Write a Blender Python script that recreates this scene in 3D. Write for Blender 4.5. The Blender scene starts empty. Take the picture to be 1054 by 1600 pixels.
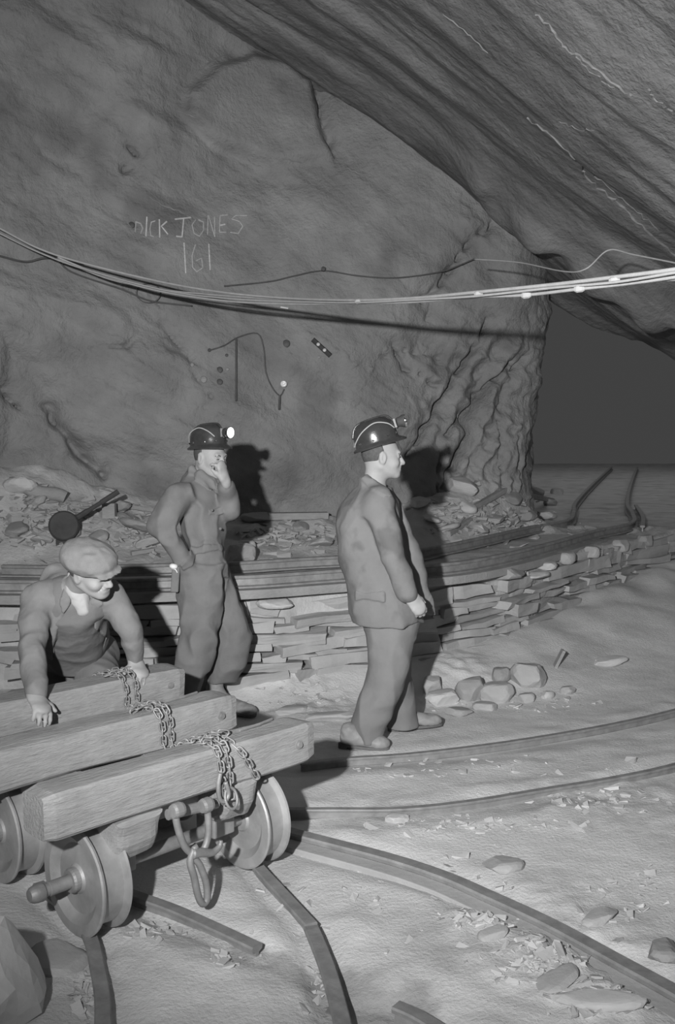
import bpy, bmesh, math, random
import numpy as np
from mathutils import Vector, Matrix
from mathutils.bvhtree import BVHTree

random.seed(7)
C = bpy.context.scene.collection
sc = bpy.context.scene

# ---------------------------------------------------------------- camera, world, light, exposure
F = 1500.0
PITCH = math.radians(4.76)
CAMZ = 1.7
cam_d = bpy.data.cameras.new('camera'); cam = bpy.data.objects.new('camera', cam_d); C.objects.link(cam)
cam_d.sensor_fit = 'VERTICAL'; cam_d.sensor_height = 36.0; cam_d.sensor_width = 24.0
cam_d.lens = F / 1600.0 * 36.0
cam.location = (0, 0, CAMZ); cam.rotation_euler = (math.pi/2 - PITCH, 0, 0)
cam_d.clip_start = 0.05
sc.camera = cam

world = bpy.data.worlds.new('mine_darkness'); sc.world = world; world.use_nodes = True
world.node_tree.nodes['Background'].inputs[0].default_value = (1, 1, 1, 1)
world.node_tree.nodes['Background'].inputs[1].default_value = 0.052

fl = bpy.data.lights.new('flash_bulb', 'SPOT'); flash = bpy.data.objects.new('flash_bulb', fl); C.objects.link(flash)
flash.location = (-0.62, -0.2, 2.10); flash.rotation_euler = (math.radians(96), 0, math.radians(-14))
fl.energy = 1850; fl.spot_size = math.radians(100); fl.spot_blend = 1.0; fl.shadow_soft_size = 0.045
fl.use_nodes = False

fi = bpy.data.lights.new('cavern_fill', 'AREA'); fill = bpy.data.objects.new('cavern_fill', fi); C.objects.link(fill)  # added area lamp behind the camera, softly lifts the shadows
fill.location = (0, -3.0, 2.6); fill.rotation_euler = (math.radians(85), 0, 0)
fi.shape = 'RECTANGLE'; fi.size = 6; fi.size_y = 4; fi.energy = 14

# unseen area lamp added above the tunnel to brighten its dark floor
fg = bpy.data.lights.new('tunnel_fill', 'AREA'); fgo = bpy.data.objects.new('tunnel_fill', fg); C.objects.link(fgo)
fgo.location = (5.5, 17.5, 6.2); fg.shape = 'RECTANGLE'; fg.size = 10; fg.size_y = 14; fg.energy = 105

sc.view_settings.view_transform = 'Standard'; sc.view_settings.look = 'None'
sc.view_settings.gamma = 1.0; sc.view_settings.exposure = 0.0
sc.view_settings.use_curve_mapping = False

# ---------------------------------------------------------------- pixel helpers
_cp, _sp = math.cos(PITCH), math.sin(PITCH)
def ray(px, py):
    a = (px-527)/F; b = (800-py)/F
    return Vector((a, _cp + b*_sp, -_sp + b*_cp))
def at(px, py, z=0.0):
    d = ray(px, py); t = (z-CAMZ)/d.z
    return Vector((d.x*t, d.y*t, z))
def aty(px, py, y):
    d = ray(px, py); t = y/d.y
    return Vector((d.x*t, y, CAMZ + d.z*t))

# ---------------------------------------------------------------- numpy noise
_rng = np.random.RandomState(3)
_perm = _rng.permutation(256); _perm = np.concatenate([_perm, _perm, _perm])
_grad = _rng.normal(size=(256, 3)); _grad /= np.linalg.norm(_grad, axis=1)[:, None]
def noise(P, f=1.0, off=0.0):
    P = np.asarray(P, dtype=np.float64)*f + off
    i = np.floor(P).astype(np.int64); r = P - i
    u = r*r*r*(r*(r*6-15)+10)
    i &= 255
    out = 0
    for dx in (0, 1):
        wx = u[..., 0] if dx else 1-u[..., 0]
        for dy in (0, 1):
            wy = u[..., 1] if dy else 1-u[..., 1]
            for dz in (0, 1):
                wz = u[..., 2] if dz else 1-u[..., 2]
                h = _perm[_perm[_perm[(i[..., 0]+dx) & 255] + ((i[..., 1]+dy) & 255)] + ((i[..., 2]+dz) & 255)]
                g = _grad[h]
                out = out + wx*wy*wz*(g[..., 0]*(r[..., 0]-dx) + g[..., 1]*(r[..., 1]-dy) + g[..., 2]*(r[..., 2]-dz))
    return out*1.6
def fbm(P, f, octv=4, off=0.0, gain=.5):
    s = 0; a = 1
    for k in range(octv):
        s = s + a*noise(P, f*2**k, off+17.3*k); a *= gain
    return s
def sstep(a, b, x):
    t = np.clip((x-a)/(b-a), 0, 1); return t*t*(3-2*t)

BN = np.array([.60, -.50, .75]); BN /= np.linalg.norm(BN)
BT = np.array([.78, 0, -.624]); BT /= np.linalg.norm(BT)
BS = np.cross(BN, BT); BS /= np.linalg.norm(BS)
def bed(P, fn=1.0, ft=.2):
    return np.stack([P@BN*fn, P@BT*ft, P@BS*ft], -1)

# ---------------------------------------------------------------- materials
def mat(name, col, var=.15, scale=6.0, rough=.85, bump=.3, bscale=40.0, metal=0.0, strata=0.0, strata_scale=3.0,
        spots=0.0, spot_scale=3.0, grain=None, detail=6, spec=.3, emis=0.0, bdist=.01):
    m = bpy.data.materials.new(name); m.use_nodes = True
    nt = m.node_tree; N = nt.nodes; L = nt.links
    bs = N['Principled BSDF']
    bs.inputs['Roughness'].default_value = rough; bs.inputs['Metallic'].default_value = metal
    bs.inputs['Specular IOR Level'].default_value = spec
    tc = N.new('ShaderNodeTexCoord')
    def math_(op, a, b=None, clamp=False):
        n = N.new('ShaderNodeMath'); n.operation = op; n.use_clamp = clamp
        for k, v in enumerate((a, b)):
            if v is None: continue
            if isinstance(v, (int, float)): n.inputs[k].default_value = v
            else: L.new(v, n.inputs[k])
        return n.outputs[0]
    def tex(vec, s, det=detail, ro=.6):
        n = N.new('ShaderNodeTexNoise'); n.inputs['Scale'].default_value = s; n.inputs['Detail'].default_value = det
        n.inputs['Roughness'].default_value = ro; L.new(vec, n.inputs['Vector']); return n.outputs['Fac']
    def mapr(v, a, b, c, d):
        n = N.new('ShaderNodeMapRange'); L.new(v, n.inputs[0])
        for k, q in enumerate((a, b, c, d)): n.inputs[k+1].default_value = q
        return n.outputs[0]
    vec = tc.outputs['Object']
    f = mapr(tex(vec, scale), .25, .75, 1-var, 1+var)
    if strata:
        cb = N.new('ShaderNodeCombineXYZ')
        for k, (ax, s) in enumerate(((BN, 1.0), (BT, .13), (BS, .13))):
            d = N.new('ShaderNodeVectorMath'); d.operation = 'DOT_PRODUCT'
            L.new(vec, d.inputs[0]); d.inputs[1].default_value = tuple(ax*s)
            L.new(d.outputs['Value'], cb.inputs[k])
        f2 = mapr(tex(cb.outputs[0], strata_scale, 8, .65), .3, .7, 1-strata, 1+strata)
        f = math_('MULTIPLY', f, f2)
        thin = mapr(tex(cb.outputs[0], strata_scale*2.3, 5, .55), .62, .74, 1.0, 1.0+strata*1.1)
        f = math_('MULTIPLY', f, thin)
    if grain:     # wood grain along an axis of the object
        mp = N.new('ShaderNodeMapping'); mp.inputs['Scale'].default_value = grain; L.new(vec, mp.inputs[0])
        g = tex(mp.outputs[0], 9.0, 5, .7)
        f = math_('MULTIPLY', f, mapr(g, .3, .7, .88, 1.1))
    if spots:
        s = mapr(tex(vec, spot_scale, 3, .5), .56, .66, 1.0, 1.0-spots)
        f = math_('MULTIPLY', f, s)
    c = math_('MULTIPLY', f, col, clamp=True)
    cc = N.new('ShaderNodeCombineColor')
    for k in range(3): L.new(c, cc.inputs[k])
    L.new(cc.outputs[0], bs.inputs['Base Color'])
    if bump:
        b = N.new('ShaderNodeBump'); b.inputs['Strength'].default_value = bump; b.inputs['Distance'].default_value = bdist
        src = tex(vec, bscale, 5, .65)
        if grain: src = g
        L.new(src, b.inputs['Height']); L.new(b.outputs[0], bs.inputs['Normal'])
    if emis:
        bs.inputs['Emission Color'].default_value = (1, 1, 1, 1); bs.inputs['Emission Strength'].default_value = emis
    return m

M = dict(
    rock=mat('rock_face', .28, .26, 1.9, .92, .8, 24, strata=.12, strata_scale=2.6, spots=.25, spot_scale=1.3, bdist=.03),
    roof=mat('rock_roof', .18, .22, 1.2, .9, .7, 14, strata=.42, strata_scale=3.2, spots=.2, spot_scale=1.3, bdist=.04),
    floor=mat('trodden_dust', .68, .13, 3.0, .95, .8, 60, spots=.16, spot_scale=1.9, bdist=.008),
    bank=mat('track_bed', .52, .22, 3.0, .95, .6, 30, spots=.25, spot_scale=2.5, bdist=.02),
    slate=mat('slate_block', .40, .16, 5.0, .88, .4, 35, bdist=.008),
    slate_dark=mat('dark_slate', .32, .18, 6.0, .85, .4, 35, bdist=.008),
    slate_pale=mat('pale_slate', .52, .12, 8.0, .8, .3, 35, bdist=.006),
    rail=mat('rusty_rail', .30, .3, 14, .6, .4, 60, metal=.3, bdist=.004),
    iron=mat('old_iron', .30, .25, 18, .55, .4, 70, metal=.35, bdist=.004),
    wheel=mat('cast_wheel', .42, .28, 9, .5, .3, 60, metal=.4, bdist=.003),
    wood=mat('weathered_timber', .34, .26, 5, .85, 1.0, 30, grain=(1.4, 9, 9), spots=.15, spot_scale=5, bdist=.008),
    woodd=mat('dark_timber', .33, .2, 4, .88, .6, 30, grain=(1.5, 12, 12), bdist=.01),
    cable=mat('pale_cable', .38, .14, 20, .6, .2, 80),
    wire=mat('dark_wire', .10, .2, 20, .6, .1, 80),
    vein=mat('quartz_vein', .25, .3, 14, .9, .4, 40),
    chalk=mat('chalk', .60, .3, 60, 1.0, 0),
    chalk2=mat('faint_chalk', .46, .25, 60, 1.0, 0),
    black=mat('black_iron', .06, .3, 10, .7, .3, 40),
    porcelain=mat('white_porcelain', .85, .05, 10, .15, 0, spec=.8),
    chrome=mat('bright_metal', .9, .05, 10, .12, 0, metal=1.0),
    skin=mat('skin', .36, .08, 30, .6, .12, 120, bdist=.002),
    hair=mat('dark_hair', .09, .3, 60, .7, .5, 160, bdist=.004),
    overall=mat('dusty_boiler_suit', .19, .12, 9, .95, .3, 140, spots=.12, spot_scale=7, bdist=.003),
    jacket=mat('pale_work_jacket', .195, .09, 8, .95, .3, 150, spots=.28, spot_scale=6, bdist=.003),
    trouser=mat('work_trousers', .205, .11, 7, .95, .3, 150, bdist=.003),
    tweed=mat('dusty_tweed', .21, .12, 14, .97, .35, 160, spots=.1, spot_scale=9, bdist=.003),
    tweedc=mat('pale_tweed_cap', .22, .10, 40, .97, .5, 200, bdist=.004),
    waist=mat('waistcoat_cloth', .17, .1, 10, .95, .2, 150, bdist=.003),
    shirt=mat('white_shirt', .46, .05, 10, .9, .1, 60),
    boot=mat('scuffed_leather', .27, .25, 14, .55, .3, 60, bdist=.003),
    bootd=mat('dark_sole', .14, .2, 14, .7, .2, 60),
    helmet=mat('dark_resin_helmet', .045, .35, 12, .24, .12, 30, spec=.6),
    lens=mat('lit_lamp_lens', .9, .02, 10, .2, 0, emis=1.3),
    glass=mat('lamp_glass', .75, .05, 10, .12, 0, spec=.8, metal=.3),
)

def wet_patches(m, spots_):
    """damp stains of their own shape on the trodden floor"""
    nt = m.node_tree; N = nt.nodes; L = nt.links; bs = N['Principled BSDF']
    src = bs.inputs['Base Color'].links[0].from_socket; tc = [n for n in N if n.type == 'TEX_COORD'][0]
    nz = N.new('ShaderNodeTexNoise'); nz.inputs['Scale'].default_value = 5; nz.inputs['Detail'].default_value = 6; L.new(tc.outputs['Object'], nz.inputs['Vector'])
    for (x, y, rx, ry, rot, dark) in spots_:
        mp = N.new('ShaderNodeMapping'); mp.vector_type = 'TEXTURE'; mp.inputs['Location'].default_value = (x, y, 0); mp.inputs['Rotation'].default_value = (0, 0, rot); mp.inputs['Scale'].default_value = (rx, ry, 1000)
        L.new(tc.outputs['Object'], mp.inputs[0]); ln = N.new('ShaderNodeVectorMath'); ln.operation = 'LENGTH'; L.new(mp.outputs[0], ln.inputs[0])
        ad = N.new('ShaderNodeMath'); ad.operation = 'MULTIPLY_ADD'; L.new(nz.outputs['Fac'], ad.inputs[0]); ad.inputs[1].default_value = 2.2; L.new(ln.outputs['Value'], ad.inputs[2])
        mr = N.new('ShaderNodeMapRange'); L.new(ad.outputs[0], mr.inputs[0])
        for k, q in enumerate((1.85, 2.25, dark, 1.0)): mr.inputs[k+1].default_value = q
        mx = N.new('ShaderNodeVectorMath'); mx.operation = 'SCALE'; L.new(src, mx.inputs[0]); L.new(mr.outputs[0], mx.inputs['Scale']); src = mx.outputs[0]
    L.new(src, bs.inputs['Base Color'])
def _w(px, py, rx, ry, rot, dark): p = at(px, py, 0); return (p.x, p.y, rx, ry, rot, dark)
wet_patches(M['floor'], [_w(575, 1560, .20, .14, -.6, .62), _w(420, 1500, .20, .06, -.7, .75), _w(600, 1200, .8, .10, .12, .84), _w(760, 1262, .9, .08, .15, .80), _w(900, 1165, .6, .07, .2, .85),
                         _w(960, 1270, .5, .16, .2, .84), _w(800, 1500, .5, .2, -.6, .88), _w(300, 1470, .25, .1, -.5, .85), _w(930, 1440, .4, .12, -.6, .88), _w(500, 1110, .4, .2, .1, .88), _w(110, 1560, .16, .3, .1, .85)])

# ---------------------------------------------------------------- object helpers
def tag(o, label=None, cat=None, group=None, kind=None):
    if label: o['label'] = label
    if cat: o['category'] = cat
    if group: o['group'] = group
    if kind: o['kind'] = kind
    return o
def empty(name, loc, label, cat, group=None, rz=0):
    o = bpy.data.objects.new(name, None); C.objects.link(o); o.location = loc; o.rotation_euler = (0, 0, rz)
    o.empty_display_size = .1
    return tag(o, label, cat, group)
def obj(name, V, Fc, m, parent=None, smooth=False, origin=None, bevel=0, attr=None):
    V = np.asarray(V, dtype=np.float32)
    if origin is not None: V = V - np.array(origin, dtype=np.float32)
    me = bpy.data.meshes.new(name)
    if isinstance(Fc, np.ndarray):
        n = len(Fc); k = Fc.shape[1]
        me.vertices.add(len(V)); me.vertices.foreach_set('co', V.ravel())
        me.loops.add(n*k); me.loops.foreach_set('vertex_index', Fc.ravel().astype(np.int32))
        me.polygons.add(n); me.polygons.foreach_set('loop_start', np.arange(0, n*k, k, dtype=np.int32))
        me.update(calc_edges=True); me.validate()
    else:
        me.from_pydata([tuple(map(float, v)) for v in V], [], Fc); me.update()
    if smooth: me.polygons.foreach_set('use_smooth', [True]*len(me.polygons))
    me.materials.append(m)
    o = bpy.data.objects.new(name, me); C.objects.link(o)
    if parent is not None: o.parent = parent
    elif origin is not None: o.location = origin
    if bevel:
        b = o.modifiers.new('bevel', 'BEVEL'); b.width = bevel; b.segments = 2; b.limit_method = 'ANGLE'
    return o

class MB:
    """collects shapes into one mesh"""
    def __init__(s): s.v = []; s.f = []
    def add(s, V, Fc):
        k = len(s.v); s.v += [tuple(map(float, v)) for v in V]; s.f += [[i+k for i in q] for q in Fc]; return s
    def box(s, c, d, rot=None, jit=0, rnd=random):
        c = Vector(c); vs = []
        for x in (-.5, .5):
            for y in (-.5, .5):
                for z in (-.5, .5):
                    v = Vector((x*d[0], y*d[1], z*d[2]))
                    if jit: v += Vector([rnd.uniform(-jit, jit) for _ in range(3)])
                    if rot is not None: v = rot @ v
                    vs.append(c+v)
        return s.add(vs, [(0, 1, 3, 2), (4, 6, 7, 5), (0, 4, 5, 1), (2, 3, 7, 6), (0, 2, 6, 4), (1, 5, 7, 3)])
    def tube(s, pts, r, n=8, cap=True, closed=False):
        pts = [Vector(p) for p in pts]; m = len(pts); R = r if isinstance(r, (list, tuple)) else [r]*m
        rings = []; prev = None
        for i, p in enumerate(pts):
            if closed: t = pts[(i+1) % m]-pts[i-1]
            else: t = pts[min(i+1, m-1)]-pts[max(i-1, 0)]
            t.normalize()
            if prev is None: nrm = t.orthogonal().normalized()
            else:
                nrm = prev - t*prev.dot(t)
                nrm = nrm.normalized() if nrm.length > 1e-6 else t.orthogonal().normalized()
            prev = nrm; bn = t.cross(nrm)
            rings.append([p+(nrm*math.cos(2*math.pi*k/n)+bn*math.sin(2*math.pi*k/n))*R[i] for k in range(n)])
        V = [v for g in rings for v in g]; Fc = []
        for i in range(m if closed else m-1):
            j = (i+1) % m
            for k in range(n): Fc.append([i*n+k, i*n+(k+1) % n, j*n+(k+1) % n, j*n+k])
        if cap and not closed: Fc += [list(range(n))[::-1], [(m-1)*n+k for k in range(n)]]
        return s.add(V, Fc)
    def lathe(s, prof, axis, base, n=32, sx=1.0):
        """prof: (r, h) pairs along axis (unit) from base"""
        ax = Vector(axis).normalized(); a = ax.orthogonal().normalized(); b = ax.cross(a); base = Vector(base)
        V = [base+ax*h+(a*math.cos(2*math.pi*k/n)+b*math.sin(2*math.pi*k/n))*r for r, h in prof for k in range(n)]
        Fc = []
        for i in range(len(prof)-1):
            for k in range(n): Fc.append([i*n+k, i*n+(k+1) % n, (i+1)*n+(k+1) % n, (i+1)*n+k])
        if prof[0][0] > 1e-5: Fc.append(list(range(n))[::-1])
        if prof[-1][0] > 1e-5: Fc.append([(len(prof)-1)*n+k for k in range(n)])
        return s.add(V, Fc)
    def build(s, name, m, parent=None, smooth=False, origin=None, bevel=0):
        o = obj(name, np.array(s.v), s.f, m, parent, smooth, origin, bevel)
        return o

def spline(pts, n=8):
    pts = [Vector(p) for p in pts]; out = []
    for i in range(len(pts)-1):
        p0 = pts[max(i-1, 0)]; p1 = pts[i]; p2 = pts[i+1]; p3 = pts[min(i+2, len(pts)-1)]
        for k in range(n):
            t = k/n
            out.append(.5*((2*p1)+(p2-p0)*t+(2*p0-5*p1+4*p2-p3)*t*t+(3*p1-p0-3*p2+p3)*t**3))
    out.append(pts[-1]); return out

def grid_faces(nu, nv):
    i = np.arange(nu*nv).reshape(nu, nv)
    return np.stack([i[:-1, :-1].ravel(), i[1:, :-1].ravel(), i[1:, 1:].ravel(), i[:-1, 1:].ravel()], -1)
def poly_dist(P, pts):
    """distance of points P to a 3D polyline, and sign-free nearest param"""
    D = np.full(len(P), 1e9)
    pts = [np.array(p) for p in pts]
    for a, b in zip(pts[:-1], pts[1:]):
        ab = b-a; t = np.clip(((P-a)@ab)/(ab@ab+1e-12), 0, 1)
        D = np.minimum(D, np.linalg.norm(P-a-t[:, None]*ab, axis=1))
    return D
# ---------------------------------------------------------------- the cavern
# plan of the rock face: from beside the camera, round the chamber, past the pillar and down the tunnel
plan = [(-5.4, -3), (-5.0, 2), (-4.4, 5.2), (-3.5, 7.0), (-2.5, 7.9), (-1.2, 8.45), (0, 8.7), (.75, 8.9), (1.25, 9.1),
        (1.65, 9.25), (1.92, 9.55), (2.0, 10.0), (1.9, 10.6), (1.2, 11.5), (0, 12.4)]
PS = spline([(x, y, 0) for x, y in plan], 24)
acc = [0]
for a, b in zip(PS[:-1], PS[1:]): acc.append(acc[-1]+(b-a).length)
acc = np.array(acc); PX = np.array([p.x for p in PS]); PY = np.array([p.y for p in PS])
# fine steps where the photograph looks, coarse elsewhere
s0 = np.interp(0, [0], [0])
i_a = np.argmin(np.hypot(PX+4.3, PY-5.3)); i_b = np.argmin(np.hypot(PX-2.0, PY-10.2))
i_c = np.argmin(np.hypot(PX-.45, PY-8.74))
su = np.concatenate([np.arange(0, acc[i_a], .12), np.arange(acc[i_a], acc[i_c], .021), np.arange(acc[i_c], acc[i_b], .013), np.arange(acc[i_b], acc[-1], .15)])
zu = np.concatenate([np.arange(-.1, .8, .05), np.arange(.8, 3.1, .015), np.arange(3.1, 6.3, .024)])
def wall_base(su, zu):
    S, Z = np.meshgrid(su, zu, indexing='ij')
    X = np.interp(S, acc, PX); Y = np.interp(S, acc, PY)
    dx = np.interp(S+.3, acc, PX)-np.interp(S-.3, acc, PX); dy = np.interp(S+.3, acc, PY)-np.interp(S-.3, acc, PY)
    l = np.hypot(dx, dy)+1e-9; nx, ny = dy/l, -dx/l        # towards the chamber
    return S, X, Y, Z, nx, ny
S, X, Y, Z, NX, NY = wall_base(su, zu)
# the face leans back above the ledge, bulges at mid height, and closes in above
lean = .10*np.sin((Z-.8)*1.1) + .06*sstep(1.2, .2, Z)
lean = lean - .35*sstep(2.0, 5.0, Z)*sstep(1.6, .2, np.abs(X+.2)) * (Y > 6)
X = X + NX*lean; Y = Y + NY*lean
P = np.stack([X, Y, Z], -1).reshape(-1, 3)
WF = grid_faces(*S.shape)
_bv = BVHTree.FromPolygons([tuple(p) for p in P], WF.tolist())
camp = Vector((0, 0, CAMZ))
def cast(bv, px, py):
    h = bv.ray_cast(camp, ray(px, py).normalized())
    return h[0]
def castl(bv, pts):
    out = [cast(bv, x, y) for x, y in pts]
    return [np.array(p) for p in out if p is not None]

D = np.zeros(len(P))
amp = 1.0
D += .17*noise(bed(P, .8, .4), 1.0, 3.1)
r = 1-np.abs(noise(bed(P, 2.2, .8), 1.0, 11.0))*2; D += .045*r
q = noise(bed(P, 5.0, 1.5), 1.0, 5.0); D += .022*np.clip(q*2.2, -.8, .8)
D += .018*fbm(P, 4.0, 4, 2.0) + .012*np.clip(1-np.abs(noise(P, 5, 40))*6, 0, 1)*sstep(-.1, .3, noise(P, 1.1, 30))*-1
D += .006*np.clip(noise(bed(P, 22, 4.0), 1.0, 1.7)*2, -1, 1)
# stepped beds in the roof corner
face = (P[:, 1] > 6.0)
# smooth arched slab high on the face
def inside(P2, poly):
    x, y = P2[:, 0], P2[:, 1]; c = np.zeros(len(x), bool); n = len(poly)
    for i in range(n):
        x1, y1 = poly[i]; x2, y2 = poly[(i+1) % n]
        k = ((y1 > y) != (y2 > y)) & (x < (x2-x1)*(y-y1)/(y2-y1+1e-12)+x1); c ^= k
    return c
def slab(D, pts, h, soft, keep=.6):
    w = castl(_bv, pts)
    poly = [(p[0], p[2]) for p in w]
    m = face & (P[:, 0] > min(p[0] for p in poly)-.5) & (P[:, 0] < max(p[0] for p in poly)+.5)
    idx = np.where(m)[0]; Q = P[idx]
    ins = inside(Q[:, [0, 2]], poly)
    dd = poly_dist(Q[:, [0, 2]], [np.array(p) for p in poly+poly[:1]])
    sgn = np.where(ins, dd, -dd)
    k = sstep(-soft*.3, soft, sgn)
    D[idx] = D[idx]*(1-keep*k) + h*k
slab(D, [(290, 140), (335, 100), (395, 78), (450, 92), (492, 125), (500, 165), (505, 200), (527, 250), (430, 262), (330, 225), (285, 180)], .10, .10, .75)
slab(D, [(505, 130), (560, 150), (640, 210), (735, 300), (700, 400), (640, 380), (585, 300), (530, 252), (508, 190)], .03, .12, .45)
slab(D, [(230, 470), (320, 610), (380, 640), (640, 560), (690, 430), (650, 340), (560, 290), (400, 280), (230, 330)], .04, .25, .45)
slab(D, [(590, 520), (650, 508), (700, 520), (735, 560), (700, 585), (650, 590), (605, 560)], -.05, .14, .0)
slab(D, [(0, 520), (60, 560), (110, 640), (100, 700), (0, 720)], -.08, .10, .2)
# folded pillar beside the tunnel mouth: open cracks between the leaves
cracks = [([(765, 500), (750, 540), (722, 585), (705, 625), (690, 645), (665, 680), (645, 712)], .030, .16),
          ([(850, 520), (815, 560), (790, 590), (765, 620), (745, 650), (738, 690), (700, 760)], .032, .14),
          ([(830, 560), (805, 600), (800, 640)], .018, .08),
          ([(745, 640), (705, 680), (690, 720), (688, 765)], .018, .08),
          ([(788, 660), (793, 700), (790, 755)], .014, .07), ([(815, 680), (822, 720), (820, 757)], .014, .07),
          ([(742, 690), (738, 720), (745, 760)], .014, .07),
          ([(495, 128), (498, 165), (508, 200), (525, 250)], .013, .07),
          ([(680, 470), (672, 500)], .010, .05), ([(660, 470), (700, 425), (735, 375), (770, 352), (860, 355)], .03, .08),
          ([(620, 540), (640, 575), (700, 600)], .02, .06), ([(600, 560), (640, 545), (700, 560)], .015, .04),
          ([(480, 520), (540, 560), (580, 580)], .012, -.03), ([(240, 460), (260, 520), (300, 570), (325, 625)], .016, .04),
          ([(140, 550), (180, 545), (210, 532)], .018, .05), ([(205, 228), (215, 245), (203, 262)], .035, .09),
          ([(85, 640), (110, 690), (165, 740)], .05, .10), ([(5, 610), (35, 632)], .02, .08)]
for pts, wdt, dep in cracks:
    w = castl(_bv, pts)
    if len(w) < 2: continue
    w = [np.array(v) for v in spline(w, 5)]
    lo = np.min(w, 0)-.4; hi = np.max(w, 0)+.4
    idx = np.where(np.all((P > lo) & (P < hi), axis=1))[0]
    Q = P[idx] + .05*np.stack([noise(P[idx], 7, 1), noise(P[idx], 7, 9), noise(P[idx], 7, 20)], -1)
    dd = poly_dist(Q, w)
    D[idx] -= 1.5*dep*np.exp(-(dd/(wdt*.7))**2)
    D[idx] -= .5*dep*np.exp(-(dd/(wdt*3))**2)
# vertical leaves of the pillar
pil = np.exp(-((P[:, 0]-1.45)/.55)**2)*sstep(2.9, 2.2, P[:, 2])*face
D += pil*(.11*(.5-np.abs(noise(np.stack([P@np.array([.85, .3, -.45])*3.6, P[:, 2]*.8, P[:, 1]], -1), 1, 4.0))*2.2) + .03*(.5-np.abs(noise(P, 6, 14))*2.2) + .04*fbm(P, 5, 3, 8.0))
wallP = P + np.stack([NX.ravel(), NY.ravel(), np.zeros(len(P))], -1)*D[:, None]
wallP[:, 2] += .25*D*0
wo = obj('wall_back', wallP, WF[:, ::-1], M['rock'], smooth=True); tag(wo, kind='structure')
BW = BVHTree.FromPolygons([tuple(p) for p in wallP], WF.tolist())

# right hand side wall (out of frame beside the camera, then the far side of the tunnel)
rp = spline([(4.6, -3, 0), (4.5, 5, 0), (4.2, 9.6, 0)], 60)
rz = np.arange(-.1, 4.2, .12)
RV = np.array([[(p.x-.10*math.sin(z), p.y, z) for z in rz] for p in rp])
sh = RV.shape[:2]; RV = RV.reshape(-1, 3); RV[:, 0] -= .12*fbm(RV, 1.1, 4, 6.0)
o = obj('wall_right', RV, grid_faces(*sh), M['rock'], smooth=True); tag(o, kind='structure')

# roof: an arch that drops to the right and runs on over the tunnel
xs = np.concatenate([np.arange(-6, -3.4, .12), np.arange(-3.4, 4.2, .03), np.arange(4.2, 5.0, .15)])
ys = np.concatenate([np.arange(-3, 3.0, .12), np.arange(3.0, 10.2, .03)])
XX, YY = np.meshgrid(xs, ys, indexing='ij')
tc = np.interp(YY, [9, 11, 16, 22, 30], [3.0, 3.35, 4.9, 6.8, 9.6])
h1 = np.interp(XX, [-6, -4.5, -3, -1.5, -.5, .3, 1.0, 1.6, 2.2, 2.8, 3.4, 4.0, 4.6, 5.2, 14], [3.6, 4.9, 5.6, 5.4, 4.95, 4.5, 4.0, 3.55, 3.15, 2.85, 2.6, 2.2, 1.3, .4, .4])
h2 = 2.75-.35*(XX-tc)**2
k = sstep(8.4, 9.6, YY)
hh = h1
PR = np.stack([XX, YY, hh], -1).reshape(-1, 3)
dr = .16*noise(bed(PR, 1.3, .25), 1, 7.0) + .09*np.clip(noise(bed(PR, 3.4, .35), 1, 2.0)*2, -.9, .9)
q = noise(bed(PR, 8.0, .6), 1, 15.0); dr += .040*np.clip(q*2.4, -.8, .8)
dr += .012*np.clip(noise(bed(PR, 22, 1.5), 1, 4.0)*2, -1, 1) + .012*fbm(PR, 5, 3, 1.0)
PR[:, 0] -= dr*.5; PR[:, 2] += dr
# broken lip above the tunnel mouth
lip = np.exp(-((PR[:, 1]-8.3)/.35)**2)*sstep(.7, 1.3, PR[:, 0])*sstep(4.2, 3.2, PR[:, 0])
PR[:, 2] -= .25*lip*(1+noise(PR, 2.2, 3))
o = obj('ceiling', PR, grid_faces(*XX.shape), M['roof'], smooth=True); tag(o, kind='structure')
BR = BVHTree.FromPolygons([tuple(p) for p in PR], grid_faces(*XX.shape).tolist())

# ---------------------------------------------------------------- ground
wx_ = [-8, -5, -1.7, -.31, .72, 1.3, 2.0, 2.85, 3.6, 6, 12]
wy_ = [5.8, 5.9, 5.97, 6.13, 6.64, 7.1, 8.0, 8.97, 9.7, 12, 20]
def edge_y(x): return np.interp(x, wx_, wy_)
RAIL_TOP = .035
tracks = {}
def T(pts, z=RAIL_TOP): return [at(x, y, z) for x, y in pts]
lower_rails = {
 'far': T([(470, 1192), (540, 1184), (640, 1177), (760, 1163), (860, 1148), (960, 1130), (1060, 1107), (1200, 1068)]),
 'near': T([(400, 1263), (520, 1263), (628, 1262), (740, 1250), (850, 1232), (960, 1214), (1060, 1192), (1200, 1150)]),
 'diag': T([(380, 1275), (450, 1296), (600, 1335), (690, 1364), (760, 1394), (860, 1440), (960, 1494), (1054, 1545), (1150, 1600)]),
 'wagon_b': T([(330, 1255), (370, 1305), (402, 1350), (440, 1392), (486, 1442)]),
 'wagon_b2': T([(486, 1446), (508, 1500), (526, 1560), (545, 1640)]),
 'wagon_a': T([(60, 1378), (115, 1425), (140, 1460), (152, 1510), (160, 1560), (160, 1640)]),
 'stub': T([(150, 1372), (200, 1392), (270, 1417), (340, 1448), (402, 1477)]),
 'corner': T([(618, 1568), (650, 1582), (690, 1606)]),
}
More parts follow.
